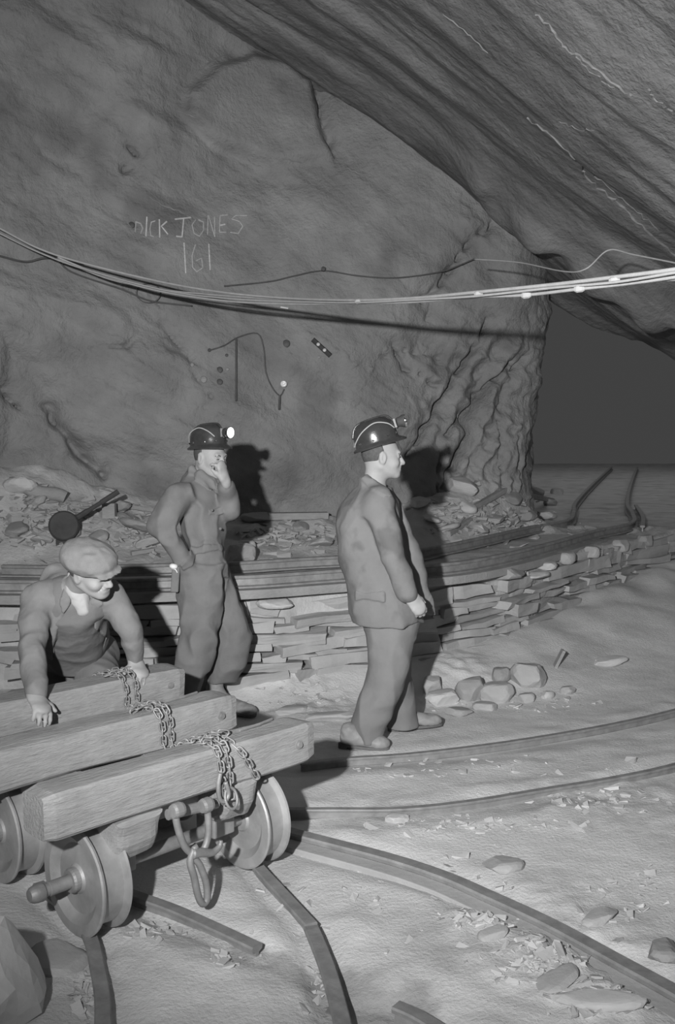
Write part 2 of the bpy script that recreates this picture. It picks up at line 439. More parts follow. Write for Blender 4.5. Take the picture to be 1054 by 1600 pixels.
def floor_h(X, Y):
    P = np.stack([X, Y, np.zeros_like(X)], -1)
    z = .010*noise(P, .9, 2) + .005*noise(P, 3.2, 5) + .0025*fbm(P, 12, 3, 7)
    ey = edge_y(X)
    hb = np.interp(X, [-8, -.9, -.3, .4, .9, 1.5, 2.2, 2.9, 4, 8], [.03, .06, .14, .17, .19, .24, .34, .42, .5, .5])
    R = np.interp(X, [-8, -.3, .7, 1.5, 2.5, 4], [.35, .4, .8, 1.5, 2.2, 2.6])
    z = z + hb*sstep(1, 0, (ey-Y)/R)*(1+.15*noise(P, 2.5, 3))
    # hard packed shelf along the curving track
    return z
xs = np.concatenate([np.arange(-6, -2.4, .12), np.arange(-2.4, 3.6, .022), np.arange(3.6, 6, .12)])
ys = np.concatenate([np.arange(-3, 2.2, .12), np.arange(2.2, 7.2, .022), np.arange(7.2, 10.6, .04)])
XX, YY = np.meshgrid(xs, ys, indexing='ij')
ZZ = floor_h(XX, YY)
FP = np.stack([XX, YY, ZZ], -1).reshape(-1, 3)
flat = FP*[1, 1, 0]
for nm, r in lower_rails.items():
    rr = [np.array((p.x, p.y, 0)) for p in spline(r, 4)]
    lo = np.min(rr, 0)-.4; hi = np.max(rr, 0)+.4
    idx = np.where((FP[:, 0] > lo[0]) & (FP[:, 0] < hi[0]) & (FP[:, 1] > lo[1]) & (FP[:, 1] < hi[1]))[0]
    dd = poly_dist(flat[idx], rr)
    w = np.exp(-(dd/.10)**2)
    tgt = RAIL_TOP-.045 if nm != 'diag' else RAIL_TOP-.07
    FP[idx, 2] = FP[idx, 2]*(1-w)+tgt*w
    w2 = np.exp(-((dd-.17)/.07)**2); FP[idx, 2] += .005*w2*(1+2*noise(flat[idx], 5, 3))
    if nm in ('wagon_b', 'wagon_a', 'stub', 'wagon_b2'):
        FP[idx, 2] -= .012*np.exp(-((dd-.045)/.02)**2)
# trampled litter patches and shallow wet hollow
def bump_px(px, py, r, h, fr=14):
    c = np.array(at(px, py, 0)); dd = np.hypot(FP[:, 0]-c[0], FP[:, 1]-c[1]); idx = np.where(dd < r*2)[0]
    w = np.exp(-(dd[idx]/r)**2); FP[idx, 2] += w*(h + .35*abs(h)*noise(flat[idx], fr, 4)*2)
for a in [(760, 1440, .22, .015), (860, 1500, .3, .02), (930, 1560, .3, .02), (720, 1070, .25, .03), (620, 1275, .2, .015), (500, 1110, .25, .03),
          (430, 1080, .3, .04), (950, 1250, .4, .015), (540, 1560, .16, -.02), (600, 1590, .15, -.02), (330, 1490, .2, .012), (900, 1430, .3, .012), (130, 1520, .15, .02)]:
    bump_px(*a)
FF = grid_faces(*XX.shape)
fo = obj('floor', FP, FF, M['floor'], smooth=True); tag(fo, kind='structure')
BF = BVHTree.FromPolygons([tuple(p) for p in FP], FF.tolist())
def gz(x, y):
    h = BF.ray_cast(Vector((x, y, 3)), Vector((0, 0, -1)))
    return h[0].z if h[0] else 0.0
def gp(px, py): 
    h = cast(BF, px, py); return h if h is not None else at(px, py, 0)

# raised track bed behind the stone wall
TB = .70; ZR = .80
near_px = [(-60, 905), (100, 906), (300, 901), (400, 898), (535, 889), (690, 880), (780, 866), (860, 847), (930, 828)]
near_r = [at(x, y, ZR) for x, y in near_px] + [Vector((2.95, 9.6, ZR)), Vector((3.3, 10.7, ZR)), Vector((3.75, 12.4, ZR)), Vector((5.2, 17, ZR)), Vector((7.8, 25, ZR))]
far_r = []
for i in range(len(near_r)):
    t_ = (near_r[min(i+1, len(near_r)-1)]-near_r[max(i-1, 0)]).normalized(); far_r.append(near_r[i]+Vector((-t_.y, t_.x, 0))*.64)
def up_h(X, Y):
    P = np.stack([X, Y, np.zeros_like(X)], -1)
    th = np.interp(X, [-5, -3.2, -2.4, -1.6, -.8, 0, .5, .9, 1.4, 1.75, 2.0, 2.3, 9], [.95, .85, .68, .42, .26, .26, .28, .42, .5, .42, .15, 0, 0])
    by = np.interp(X, [-5, -3.5, -2.5, -1.2, 0, 1.25, 1.9], [4.5, 7.0, 7.9, 8.45, 8.7, 9.1, 9.5])
    st = np.interp(X, [p.x for p in far_r[:9]], [p.y+.12 for p in far_r[:9]])
    t = sstep(0, 1, (Y-st)/np.maximum(by-st, .1))
    z = TB + th*t + .012*noise(P, 2, 4) + .006*fbm(P, 9, 2, 1)
    z = z + t*(1-sstep(9.7, 10.1, Y))*(.07*fbm(P, 2.6, 3, 9) + .03*np.abs(noise(P, 8, 2)))
    z = z*(Y < 40)
    return z
xs = np.concatenate([np.arange(-5.6, -3, .1), np.arange(-3, 3.6, .025), np.arange(3.6, 12.5, .15)])
vs = np.concatenate([np.linspace(0, .16, 120)[:-1], np.linspace(.16, 1, 50)])
XX = np.repeat(xs[:, None], len(vs), 1); e = edge_y(XX); YY = e + vs[None, :]*(30.5-e)
ZZ = up_h(XX, YY)
UP = np.stack([XX, YY, ZZ], -1)
skirt = UP[:, :1].copy(); skirt[..., 2] = -.05; skirt[..., 1] += .12
UP[:, 0, 2] = TB-.03
UP = np.concatenate([skirt, UP], 1); ush = UP.shape[:2]; UP = UP.reshape(-1, 3)
UF = grid_faces(*ush)
o = obj('track_bed', UP, UF, M['bank'], smooth=True); tag(o, kind='structure')
BU = BVHTree.FromPolygons([tuple(p) for p in UP], UF.tolist())
def uz(x, y):
    h = BU.ray_cast(Vector((x, y, 4)), Vector((0, 0, -1)))
    return h[0].z if h[0] else TB
def up(px, py):
    h = cast(BU, px, py); return h if h is not None else at(px, py, TB)

# ---------------------------------------------------------------- dry stone wall under the track bed
def ctr(x):  # point and tangent of the wall line
    e = .05; t = Vector((2*e, float(edge_y(x+e)-edge_y(x-e)), 0)).normalized()
    return Vector((x, float(edge_y(x)), 0)), t
mb = MB(); rnd = random.Random(11)
hb_f = lambda x: float(np.interp(x, [-8, -.3, .4, .9, 1.5, 2.2, 2.9, 4], [.0, .0, .04, .10, .18, .28, .36, .4]))
zc = 0.0; course = 0
while zc < TB-.03:
    h = rnd.uniform(.04, .10)
    if zc+h > TB-.05: h = TB-.02-zc
    x = -2.9 + rnd.uniform(0, .3)
    while x < 3.7:
        ln = rnd.uniform(.14, .55) if rnd.random() < .75 else rnd.uniform(.5, .8)
        p, t = ctr(x+ln*t.x/2 if x > -2.5 else x)
        if zc+h > hb_f(p.x)-.02:
            n = Vector((t.y, -t.x, 0))       # towards the camera
            batter = (TB-zc)*.16
            dep = rnd.uniform(.20, .30)
            out = rnd.uniform(-.03, .06)
            c = p + t*0 + n*(batter+out-.02-dep/2) + Vector((0, 0, zc+h/2))
            rot = Matrix((t, -n, Vector((0, 0, 1)))).transposed() @ Matrix.Rotation(rnd.uniform(-.09, .09), 3, 'X') @ Matrix.Rotation(rnd.uniform(-.06, .06), 3, 'Y') @ Matrix.Rotation(rnd.uniform(-.09, .09), 3, 'Z')
            mb.box(c, (ln-.004, dep, h-.003), rot, jit=min(.024, h*.3), rnd=rnd)
        x += ln*abs(t.x)
    zc += h; course += 1
bm = bmesh.new(); vs = [bm.verts.new(v) for v in mb.v]
for f_ in mb.f: bm.faces.new([vs[i] for i in f_])
bmesh.ops.subdivide_edges(bm, edges=bm.edges, cuts=3, use_grid_fill=True)
V = np.array([v.co[:] for v in bm.verts]); Fq = [[v.index for v in f_.verts] for f_ in bm.faces]; bm.free()
V = V + .016*np.stack([noise(V, 5, 2), noise(V, 6, 6), noise(V, 6, 12)], -1) + .006*np.stack([noise(V, 22, 3), noise(V, 22, 7), noise(V, 22, 13)], -1)
o = obj('dry_stone_wall', V, Fq, M['slate'])
tag(o, 'curving dry stone retaining wall of flat slate slabs holding up the rear track', 'stone wall')
# ---------------------------------------------------------------- rails
RP = [(-.020, 0), (.020, 0), (.024, -.006), (.022, -.018), (.007, -.024), (.007, -.062), (.036, -.068), (.036, -.078), (-.036, -.078), (-.036, -.068), (-.007, -.062), (-.007, -.024), (-.022, -.018), (-.024, -.006)]
def rail(pts, label, scale=1.0, group=None, m=None, n=10):
    P_ = spline(pts, n); V = []; k = len(RP); Fc = []
    org = P_[len(P_)//2].copy()
    for i, p in enumerate(P_):
        t = (P_[min(i+1, len(P_)-1)]-P_[max(i-1, 0)]).normalized(); s = t.cross(Vector((0, 0, 1))).normalized()
        for a, b in RP: V.append(p+s*a*scale+Vector((0, 0, b*scale)))
    for i in range(len(P_)-1):
        for j in range(k): Fc.append([i*k+j, i*k+(j+1) % k, (i+1)*k+(j+1) % k, (i+1)*k+j])
    Fc += [list(range(k))[::-1], [(len(P_)-1)*k+j for j in range(k)]]
    o = obj('rail', np.array(V), Fc, m or M['rail'], origin=org)
    return tag(o, label, 'rail', group)
rail(lower_rails['far'], 'curved steel rail passing right behind the walking man\'s shoes', .7)
rail(lower_rails['near'], 'curved steel rail crossing the floor just in front of the walking man', .7)
rail(lower_rails['diag'], 'long steel rail running diagonally from the wagon to the lower right corner', 1.25)
rail(lower_rails['wagon_b'], 'short bent rail running out from under the right wagon wheel to the joint')
rail(lower_rails['wagon_b2'], 'rail continuing from the joint to the bottom edge of the photo', 1.1)
rail(lower_rails['wagon_a'], 'curved rail coming toward the camera from under the left front wagon wheel')
rail(lower_rails['stub'], 'straight stub of rail ending between the two rails the wagon stands on')
rail(lower_rails['corner'], 'tip of a rail poking into the photo at the bottom between two rails')
# rear track on the raised bed, curving into the tunnel
ZR = .80
def Tz(pts, z): return [at(x, y, z) for x, y in pts]
rail(near_r, 'near rail of the rear track along the top of the stone wall into the tunnel')
rail(far_r, 'far rail of the rear track nearest the rock face, curving into the tunnel')
# long timber baulk the near rail rests on
def ribbon_beam(name, pts, w, z0, z1, m, label, cat, off=0.0):
    P_ = spline(pts, 6); V = []; Fc = []; org = P_[len(P_)//2].copy()
    for i, p in enumerate(P_):
        t = (P_[min(i+1, len(P_)-1)]-P_[max(i-1, 0)]).normalized(); s = t.cross(Vector((0, 0, 1))).normalized()
        for a, z in ((-w/2+off, z0), (w/2+off, z0), (w/2+off, z1), (-w/2+off, z1)):
            q = p+s*a; V.append((q.x, q.y, z))
    for i in range(len(P_)-1):
        for j in range(4): Fc.append([i*4+j, i*4+(j+1) % 4, (i+1)*4+(j+1) % 4, (i+1)*4+j])
    Fc += [[3, 2, 1, 0], [(len(P_)-1)*4+j for j in range(4)]]
    return tag(obj(name, np.array(V), Fc, m, origin=org, bevel=.004), label, cat)
ribbon_beam('timber_baulk', near_r[:9], .17, .665, .722, M['woodd'], 'long timber baulk lying under the near rear rail along the wall top', 'timber', .03)
ribbon_beam('timber_plank', [p+Vector((0, .13, 0)) for p in near_r[3:8]], .06, .70, .745, M['woodd'], 'narrow check plank lying along the inside of the near rear rail', 'timber')
ribbon_beam('packed_edge', lower_rails['diag'], .075, -.03, .012, M['slate'], 'pale packed strip along the near side of the long diagonal rail', 'edging', .062)
# check rail in the bend at the tunnel mouth
rail([p+Vector((-.02, -.0, -.012)) + (Vector((.12, -.04, -.02))) for p in near_r[9:12]], 'short check rail beside the near rail where the track bends into the tunnel')

# ---------------------------------------------------------------- rocks
def rock_mesh(dim, seed, planes=9, sub=3, flatk=.62):
    r = random.Random(seed); bm = bmesh.new(); bmesh.ops.create_icosphere(bm, subdivisions=sub, radius=1)
    for _ in range(planes):
        n = Vector((r.gauss(0, 1), r.gauss(0, 1), r.gauss(0, .9))).normalized(); d = r.uniform(flatk, .85)
        for v in bm.verts:
            k = v.co.dot(n)-d
            if k > 0: v.co -= n*k
    for z_ in (-.62, .62):
        for v in bm.verts:
            if (v.co.z-z_)*z_ > 0: v.co.z = z_+(v.co.z-z_)*.12
    V = np.array([v.co[:] for v in bm.verts]); Fc = [[v.index for v in f.verts] for f in bm.faces]; bm.free()
    V = V*(1+.05*noise(V, 2.3, seed)[:, None]+.02*noise(V, 7, seed)[:, None])
    V = V*(np.array(dim)/2/np.array([.85, .85, .65]))
    return V, Fc
def rock(name, pos, dim, seed, label, cat='rock', rot=(0, 0, 0), m='slate', group=None, sink=.3, planes=9):
    V, Fc = rock_mesh(dim, seed, planes)
    R = Matrix.Rotation(rot[2], 3, 'Z') @ Matrix.Rotation(rot[1], 3, 'Y') @ Matrix.Rotation(rot[0], 3, 'X')
    V = V @ np.array(R).T
    zmin = V[:, 2].min(); hgt = V[:, 2].max()-zmin
    V[:, 2] -= zmin + hgt*sink
    o = obj(name, V, Fc, M[m]); o.location = pos
    for q in o.data.polygons: q.use_smooth = False
    return tag(o, label, cat, group)
# heap beside the walking man's front foot
heap = [((690, 1098), (.20, .14, .09), .2, 'slate_pale', 'pale smooth stone just right of the walking man\'s trouser leg'),
        ((737, 1088), (.19, .16, .14), 0, 'slate_dark', 'rough dark pitted lump in the heap right of the walking man'),
        ((778, 1092), (.22, .15, .12), .4, 'slate', 'square edged pale stone in the middle of the floor heap'),
        ((826, 1068), (.22, .17, .15), -.5, 'slate', 'largest tilted block at the top right of the floor heap'),
        ((780, 1062), (.15, .12, .09), .8, 'slate_dark', 'dark stone behind the middle of the floor heap'),
        ((822, 1096), (.10, .08, .06), .3, 'slate', 'small round stone under the largest block of the heap'),
        ((855, 1090), (.10, .06, .05), .7, 'slate_pale', 'small wedge stone in the right half of the heap'),
        ((887, 1083), (.09, .07, .05), .1, 'slate', 'little rounded stone at the right end of the heap'),
        ((715, 1117), (.17, .09, .05), .1, 'slate_dark', 'flat dark stone lying in front of the heap near the boot'),
        ((757, 1108), (.14, .10, .05), -.3, 'slate', 'low stone at the front edge of the heap'),
        ((676, 1078), (.15, .12, .10), .9, 'slate', 'stone half hidden behind the walking man\'s shadow'),
        ((950, 1038), (.26, .10, .06), .2, 'slate_pale', 'pale slab on the slope below the curving wall'),
        ((935, 1385+50), (.14, .09, .03), .5, 'slate', 'half buried stone right of the diagonal rail'),
        ((785, 1355), (.17, .12, .05), .6, 'slate', 'half buried stone with black shadow above the diagonal rail'),
        ((1035, 1490), (.13, .10, .05), 1.2, 'slate_dark', 'stone near the right edge above the diagonal rail'),
        ((925, 1565), (.27, .08, .03), -.1, 'slate_pale', 'long pale flake of slate at the lower right below the rail'),
        ((770, 1460), (.10, .07, .025), .5, 'slate', 'broken flat flake in the litter below the diagonal rail'),
        ((870, 1530), (.15, .10, .022), .9, 'slate', 'broad broken slab in the litter below the diagonal rail'),
        ((620, 1282), (.10, .07, .04), .5, 'slate_pale', 'small stone just below the rail joint'),
        ((455, 1112), (.20, .12, .05), .5, 'slate', 'low stone at the wall foot between the two helmeted men'),
        ((520, 1122), (.30, .10, .05), .06, 'slate', 'long low slab behind the walking man\'s rear shoe')]
for i, (p, d, rz_, m_, lb) in enumerate(heap):
    rock('rock' if d[2] > .05 else 'slate_flake', gp(*p), d, 50+i, lb, 'rock', (random.uniform(-.15, .15), random.uniform(-.15, .15), rz_), m_, sink=.18 if i < 12 else .35, planes=8)
# board end standing up on the slope
b = MB().box((0, 0, .05), (.02, .06, .15), Matrix.Rotation(.45, 3, 'Y')).build('board', M['woodd']); b.location = gp(872, 1042)
tag(b, 'short board end sticking up out of the slope at right', 'board')
# big pale block at the lower left
rock('boulder', at(-12, 1600, 0), (.24, .24, .33), 23, 'big pale angular block at the lower left corner beside the rail', 'rock', (.2, -.35, .3), 'slate_pale', sink=.05)
rock('slate_flake', gp(92, 1500), (.16, .2, .03), 31, 'flat slab between the boulder and the left rail', 'rock', (.05, .1, .6), 'slate', sink=.3)
# loose blocks laid along the edge of the wall top
tops = [((800, 908), (.30, .2, .09), 'slate_dark'), ((860, 893), (.22, .16, .06), 'slate_pale'), ((900, 888), (.18, .14, .10), 'slate'), ((942, 878), (.16, .14, .10), 'slate'),
        ((975, 862), (.15, .13, .11), 'slate'), ((1008, 852), (.15, .13, .11), 'slate_dark'), ((430, 937), (.22, .14, .06), 'slate_pale'), ((870, 912), (.24, .16, .05), 'slate_pale')]
tl = ['long dark block jutting from the wall top right of the man\'s shadow', 'thin pale slab on the wall top next to the long dark block', 'upright block on the wall top third from the long dark block',
      'block on the wall top left of where the wall turns', 'pale faced block at the wall top where the wall turns', 'last block on the wall top before the photo\'s right edge',
      'flat pale slab at the wall top right of the smiling man\'s legs', 'pale slab set just below the wall top under the thin pale slab']
for i, ((p, d, m_), lb) in enumerate(zip(tops, tl)):
    q = at(p[0], p[1], TB-.06); yy = float(edge_y(q.x))
    rock('wall_block', (q.x, yy-.03, TB-.075-(.05 if i in (6, 7) else 0)), d, 80+i, lb, 'rock', (0, 0, float(math.atan2(edge_y(q.x+.1)-edge_y(q.x-.1), .2))), m_, sink=.0, planes=6)

# rubble and timbers on the ledge at the foot of the rock face
rub = []
rnd = random.Random(5)
spots = [(30, 770), (60, 790), (25, 835), (105, 835), (66, 850), (190, 800), (215, 830), (235, 855), (150, 850), (380, 862), (372, 885), (400, 815), (470, 830), (500, 855),
         (690, 790), (700, 830), (730, 800), (770, 815), (800, 785), (835, 775), (860, 790), (870, 772), (745, 830), (820, 812), (675, 815), (782, 835), (720, 770), (655, 790), (850, 812)]
def side(px):
    return ('far left', 'left', 'centre', 'right')[0 if px < 120 else 1 if px < 300 else 2 if px < 560 else 3]
for i, p in enumerate(spots):
    q = up(*p); s = rnd.uniform(.10, .26); big = i in (1, 17, 21)
    where = {'far left': 'left of the points lever', 'left': 'between lever and smiling man', 'centre': 'on the ledge between helmeted men', 'right': 'at the rock pillar foot'}[side(p[0])]
    zone = sorted(q_[0] for q_ in spots if side(q_[0]) == side(p[0])); od = ['leftmost', 'second', 'third', 'fourth', 'fifth', 'sixth', 'seventh', 'eighth', 'ninth', 'tenth', 'eleventh', 'twelfth', 'thirteenth', 'fourteenth', 'fifteenth', 'sixteenth'][zone.index(p[0])]
    lb = ('%s slate rubble stone %s' if od == 'leftmost' else '%s slate rubble stone from the left %s') % (od, where)
    rm_ = rnd.choice(['slate', 'slate_dark', 'slate_pale', 'slate']); lb = {'slate': 'grey ', 'slate_dark': 'dark ', 'slate_pale': 'pale '}[rm_] + lb.replace(' slate', '')
    rock('rubble_stone', q, (s*1.3, s, s*rnd.uniform(.25, .6)), 120+i, lb, 'rock', (rnd.uniform(-.4, .4), rnd.uniform(-.4, .4), rnd.uniform(0, 3)), rm_, 'rubble ' + where, sink=.15, planes=8)
tag(rock('stone', up(385, 862), (.13, .10, .09), 301, '', 'rock', (0, 0, .4), 'slate_pale', sink=.05), 'small pale stone on the ledge just right of the smiling man\'s elbow shadow', 'rock')
def timber(px0, px1, w, h, label, zl=(0, 0), m='woodd', name='timber_baulk', y=None):
    a = up(*px0)+Vector((0, 0, h/2+zl[0])); b_ = up(*px1)+Vector((0, 0, h/2+zl[1]))
    c = (a+b_)/2; d = b_-a; L = d.length
    o = MB().box((0, 0, 0), (L, w, h), None, jit=.004).build(name, M[m], bevel=.006)
    o.location = c; o.rotation_euler = d.to_track_quat('X', 'Z').to_euler()
    return tag(o, label, 'timber')
timber((400, 812), (512, 810), .12, .055, 'dark squared timber lying along the ledge behind the walking man\'s back')
timber((182, 792), (240, 800), .05, .03, 'thin plank lying on the rubble left of the smiling man\'s elbow', m='wood', name='plank')
a = up(15, 765)+Vector((0, 0, .05)); b_ = up(103, 790)+Vector((0, 0, .06)); c = (a+b_)/2; mb = MB(); d = (b_-a)
mb.tube([(a+d*t)-c+Vector((0, 0, .012*math.sin(t*9))) for t in np.linspace(0, 1, 14)], [.045+.012*math.sin(3.1*t)**.5 for t in np.linspace(.04, .97, 14)], 14); o = mb.build('log', M['woodd'], smooth=True); o.location = c
o.modifiers.new('split', 'EDGE_SPLIT').split_angle = math.radians(50); tag(o, 'thick rounded log lying on the rubble at the far left', 'log')
timber((40, 790), (70, 775), .06, .03, 'pale broken plank end leaning under the log at far left', m='wood', name='plank')
timber((735, 800), (790, 768), .06, .05, 'prop leaning to the upper right on the rubble below the pillar', m='wood', name='timber_prop')
timber((775, 770), (862, 785), .07, .06, 'prop lying across the leaning one below the pillar', m='wood', name='timber_prop')
timber((700, 838), (735, 815), .04, .04, 'short stick at the foot of the pillar rubble next to the rear track', m='wood', name='stick')
timber((240, 862), (205, 868), .05, .03, 'dark short plank behind the capped man\'s cap peak', name='plank')
b = MB().box((0, 0, .05), (.11, .10, .10)).build('wooden_block', M['black'], bevel=.004); b.location = up(516, 800)+Vector((0, 0, .0))
tag(b, 'small dark box on the end of the ledge timber behind the walking man', 'box')
b = MB().box((0, 0, .05), (.10, .08, .12)).build('wooden_block', M['woodd'], bevel=.004); b.location = up(171, 808)
tag(b, 'small dark wooden block on the rubble left of the smiling man', 'block')

# points lever with its round weight
base = up(100, 850)
L_ = empty('points_lever', base, 'dark points lever with round counterweight and raised handle behind the capped man', 'lever')
Yl = base.y
c0 = aty(100, 822, Yl)-base; c1 = aty(185, 768, Yl+.12)-base
mb = MB(); mb.lathe([(0, -.05), (.10, -.05), (.112, -.035), (.112, .035), (.10, .05), (0, .05)], (.25, -1, .2), c0, 36); mb.build('weight', M['black'], L_, bevel=.003)
mb = MB(); d = (c1-c0).normalized(); mb.tube([c0+d*.05, c0+d*.2, c0+d*.22, c1-d*.16, c1-d*.15, c1], [.022, .022, .017, .015, .02, .02], 8); mb.build('lever_arm', M['black'], L_, smooth=False)
mb = MB(); mb.box(c0+Vector((0, .04, -c0.z/2-.02)), (.12, .12, max(.05, c0.z))); mb.build('stand', M['black'], L_, bevel=.005)

# ---------------------------------------------------------------- litter of slate chips (nobody could count it)
mb = MB(); rnd = random.Random(2)
cl = [(760, 1440, 60, 22, 70), (850, 1500, 70, 35, 130), (930, 1560, 70, 25, 90), (240, 1455, 50, 12, 30), (130, 1560, 20, 40, 40), (760, 1290, 150, 12, 60), (500, 1530, 20, 40, 25),
      (680, 1200, 250, 14, 50), (930, 1250, 100, 20, 60), (800, 1100, 110, 12, 50), (620, 1380, 300, 90, 60), (480, 1090, 60, 25, 40), (1000, 1400, 60, 40, 30), (360, 1500, 40, 10, 20), (280, 1230, 120, 20, 20)]
for cx, cy, rx, ry, n_ in cl:
    for _ in range(n_):
        p = gp(cx+rnd.gauss(0, .55)*rx, cy+rnd.gauss(0, .55)*ry); s = rnd.uniform(.005, .022) * (1.6 if rnd.random() < .12 else 1)
        R = Matrix.Rotation(rnd.uniform(0, 6.3), 3, 'Z') @ Matrix.Rotation(rnd.uniform(-.5, .5), 3, 'X') @ Matrix.Rotation(rnd.uniform(-.4, .4), 3, 'Y')
        mb.box(p+Vector((0, 0, .002)), (s*2, s*rnd.uniform(.6, 1.4), s*rnd.uniform(.15, .45)), R, jit=s*.25, rnd=rnd)
o = mb.build('slate_chips', M['slate_pale']); tag(o, 'litter of small slate chips strewn over the trodden floor', 'rubble', kind='stuff')
mb = MB()
for cx, cy, rx, ry, n_ in [(760, 810, 90, 30, 220), (80, 820, 90, 45, 200), (220, 840, 50, 30, 90), (450, 840, 70, 25, 120)]:
    for _ in range(n_):
        p = up(cx+rnd.gauss(0, .55)*rx, cy+rnd.gauss(0, .55)*ry); s = rnd.uniform(.012, .05)
        R = Matrix.Rotation(rnd.uniform(0, 6.3), 3, 'Z') @ Matrix.Rotation(rnd.uniform(-.6, .6), 3, 'X') @ Matrix.Rotation(rnd.uniform(-.5, .5), 3, 'Y')
        mb.box(p+Vector((0, 0, .004)), (s*2.4, s*rnd.uniform(.6, 1.4), s*rnd.uniform(.2, .6)), R, jit=s*.3, rnd=rnd)
o = mb.build('broken_slate', M['slate']); tag(o, 'broken slate debris scattered along the ledge at the rock face', 'rubble', kind='stuff')

# ---------------------------------------------------------------- things on the rock face
def wp(px, py, off=.02):
    h = BW.ray_cast(camp, ray(px, py).normalized())
    if h[0] is None: return aty(px, py, 8.5)
    return h[0] - ray(px, py).normalized()*off
def wall_line(mb, pts, r, off=.004, n=6, sp=4, smooth=True):
    P2 = spline([(x, y, 0) for x, y in pts], sp) if smooth else [Vector((x, y, 0)) for x, y in pts]
    mb.tube([wp(p.x, p.y, off) for p in P2], r, n)
# chalk writing: each stroke in pixels
def Z(x, y): return (180+x/4.79, 320+y/4.79)
strokes = {
 'bold': [[(237, 90), (230, 235)], [(330, 110), (333, 245)], [(385, 125), (345, 160), (395, 222)], [(445, 108), (565, 95)], [(512, 105), (500, 240), (455, 235)],
          [(780, 155), (822, 146)], [(700, 295), (710, 490)], [(515, 285), (528, 515)]],
 'faint': [[(155, 125), (150, 200)], [(155, 128), (190, 140), (205, 175), (190, 215)], [(300, 120), (270, 130), (260, 180), (265, 230), (290, 240)],
           [(600, 115), (575, 150), (590, 215), (630, 235), (660, 190), (660, 130), (620, 110)], [(695, 80), (690, 225)], [(700, 85), (745, 240)], [(745, 240), (742, 90)],
           [(785, 85), (780, 205)], [(785, 80), (840, 75)], [(780, 205), (830, 205)], [(985, 80), (900, 80), (870, 105), (930, 125), (955, 160), (920, 215), (860, 205)],
           [(600, 300), (575, 380), (580, 470), (610, 500), (655, 470), (645, 400), (600, 420)]]}
letters = {'letter_d': [('f', 0), ('f', 1)], 'letter_i': [('b', 0)], 'letter_c': [('f', 2)], 'letter_k': [('b', 1), ('b', 2)], 'letter_j': [('b', 3), ('b', 4)], 'letter_o': [('f', 3)],
           'letter_n': [('f', 4), ('f', 5), ('f', 6)], 'letter_e': [('b', 5), ('f', 7), ('f', 8), ('f', 9)], 'letter_s': [('f', 10)], 'numeral_one': [('b', 7)], 'numeral_six': [('f', 11)], 'numeral_one_bold': [('b', 6)]}
ck = empty('chalk_writing', wp(290, 375, .0), 'chalked capital letters and a number written on the rock face above the cables', 'writing')
for nm, ss in letters.items():
    for kind in 'bf':
        mb = MB()
        for k_, i_ in ss:
            if k_ != kind: continue
            pts = [Z(*q) for q in strokes['bold' if kind == 'b' else 'faint'][i_]]; fine = []
            for a, b_ in zip(pts[:-1], pts[1:]):
                for j_ in range(5): fine.append((a[0]+(b_[0]-a[0])*j_/5, a[1]+(b_[1]-a[1])*j_/5))
            fine.append(pts[-1]); wall_line(mb, fine, .0068 if kind == 'b' else .006, .003, 5, smooth=False)
        if mb.v:
            mb.v = [tuple(np.array(v)-np.array(ck.location)) for v in mb.v]; mb.build(nm.replace('_bold', ''), M['chalk' if kind == 'b' else 'chalk2'], ck)
# quartz veins standing slightly proud of the rock
for i, (pts, r_) in enumerate([([(245, 228), (258, 234), (270, 240)], .010), ([(222, 258), (240, 272), (258, 280), (300, 288)], .008), ([(275, 172), (295, 180), (316, 188)], .007),
        ([(300, 264), (325, 272), (352, 285), (376, 297)], .010), ([(232, 308), (260, 322), (290, 334), (300, 342)], .009), ([(440, 246), (460, 252), (482, 258)], .008),
        ([(590, 290), (610, 305), (632, 325)], .008), ([(540, 262), (560, 270), (585, 275)], .009), ([(302, 118), (320, 104), (350, 88), (372, 84)], .009), ([(380, 240), (395, 255), (412, 262)], .007),
        ([(500, 320), (520, 330), (545, 345)], .006), ([(760, 210), (790, 215), (800, 215)], .010), ([(775, 165), (785, 190), (780, 215)], .010)]):
    mb = MB(); P2 = spline([(x, y, 0) for x, y in pts], 5); mb.tube([wp(p.x+random.uniform(-1.5, 1.5), p.y+random.uniform(-1.5, 1.5), .001) for p in P2], [r_*.8*(.3+.7*math.sin(math.pi*(j+.5)/len(P2))) for j in range(len(P2))], 6)
    o = mb.build('trim_%d' % (i+1), M['vein']); tag(o, kind='structure')
def wr(px, py, off=.002):
    d = ray(px, py).normalized(); h = BR.ray_cast(camp, d); h2 = BW.ray_cast(camp, d)
    q = h[0] if h[0] is not None and (h2[0] is None or h[3] < h2[3]) else h2[0]
    return None if q is None else q-d*off
for i, (pts, r_) in enumerate([([(835, 20), (852, 34), (880, 72), (912, 92), (953, 128), (985, 150)], .012), ([(823, 184), (860, 212), (898, 249), (918, 279), (950, 305), (978, 328), (1015, 365), (1052, 398)], .013),
        ([(690, 22), (730, 52), (760, 84)], .008), ([(925, 270), (960, 300), (1000, 335), (1030, 362)], .007), ([(1010, 140), (1030, 160), (1050, 176)], .010), ([(900, 90), (935, 122), (960, 140)], .007), ([(870, 190), (900, 200), (930, 205)], .006)]):
    mb = MB(); P2 = spline([(x, y, 0) for x, y in pts], 6); Q = [wr(p.x+random.uniform(-2.5, 2.5), p.y+random.uniform(-2.5, 2.5)) for p in P2]; Q = [q for q in Q if q is not None]
    mb.tube(Q, [r_*.75*(.15+.7*abs(math.sin(j*.9+i))+.1) for j in range(len(Q))], 6)
    o = mb.build('trim_%d' % (i+21), M['vein']); tag(o, kind='structure')
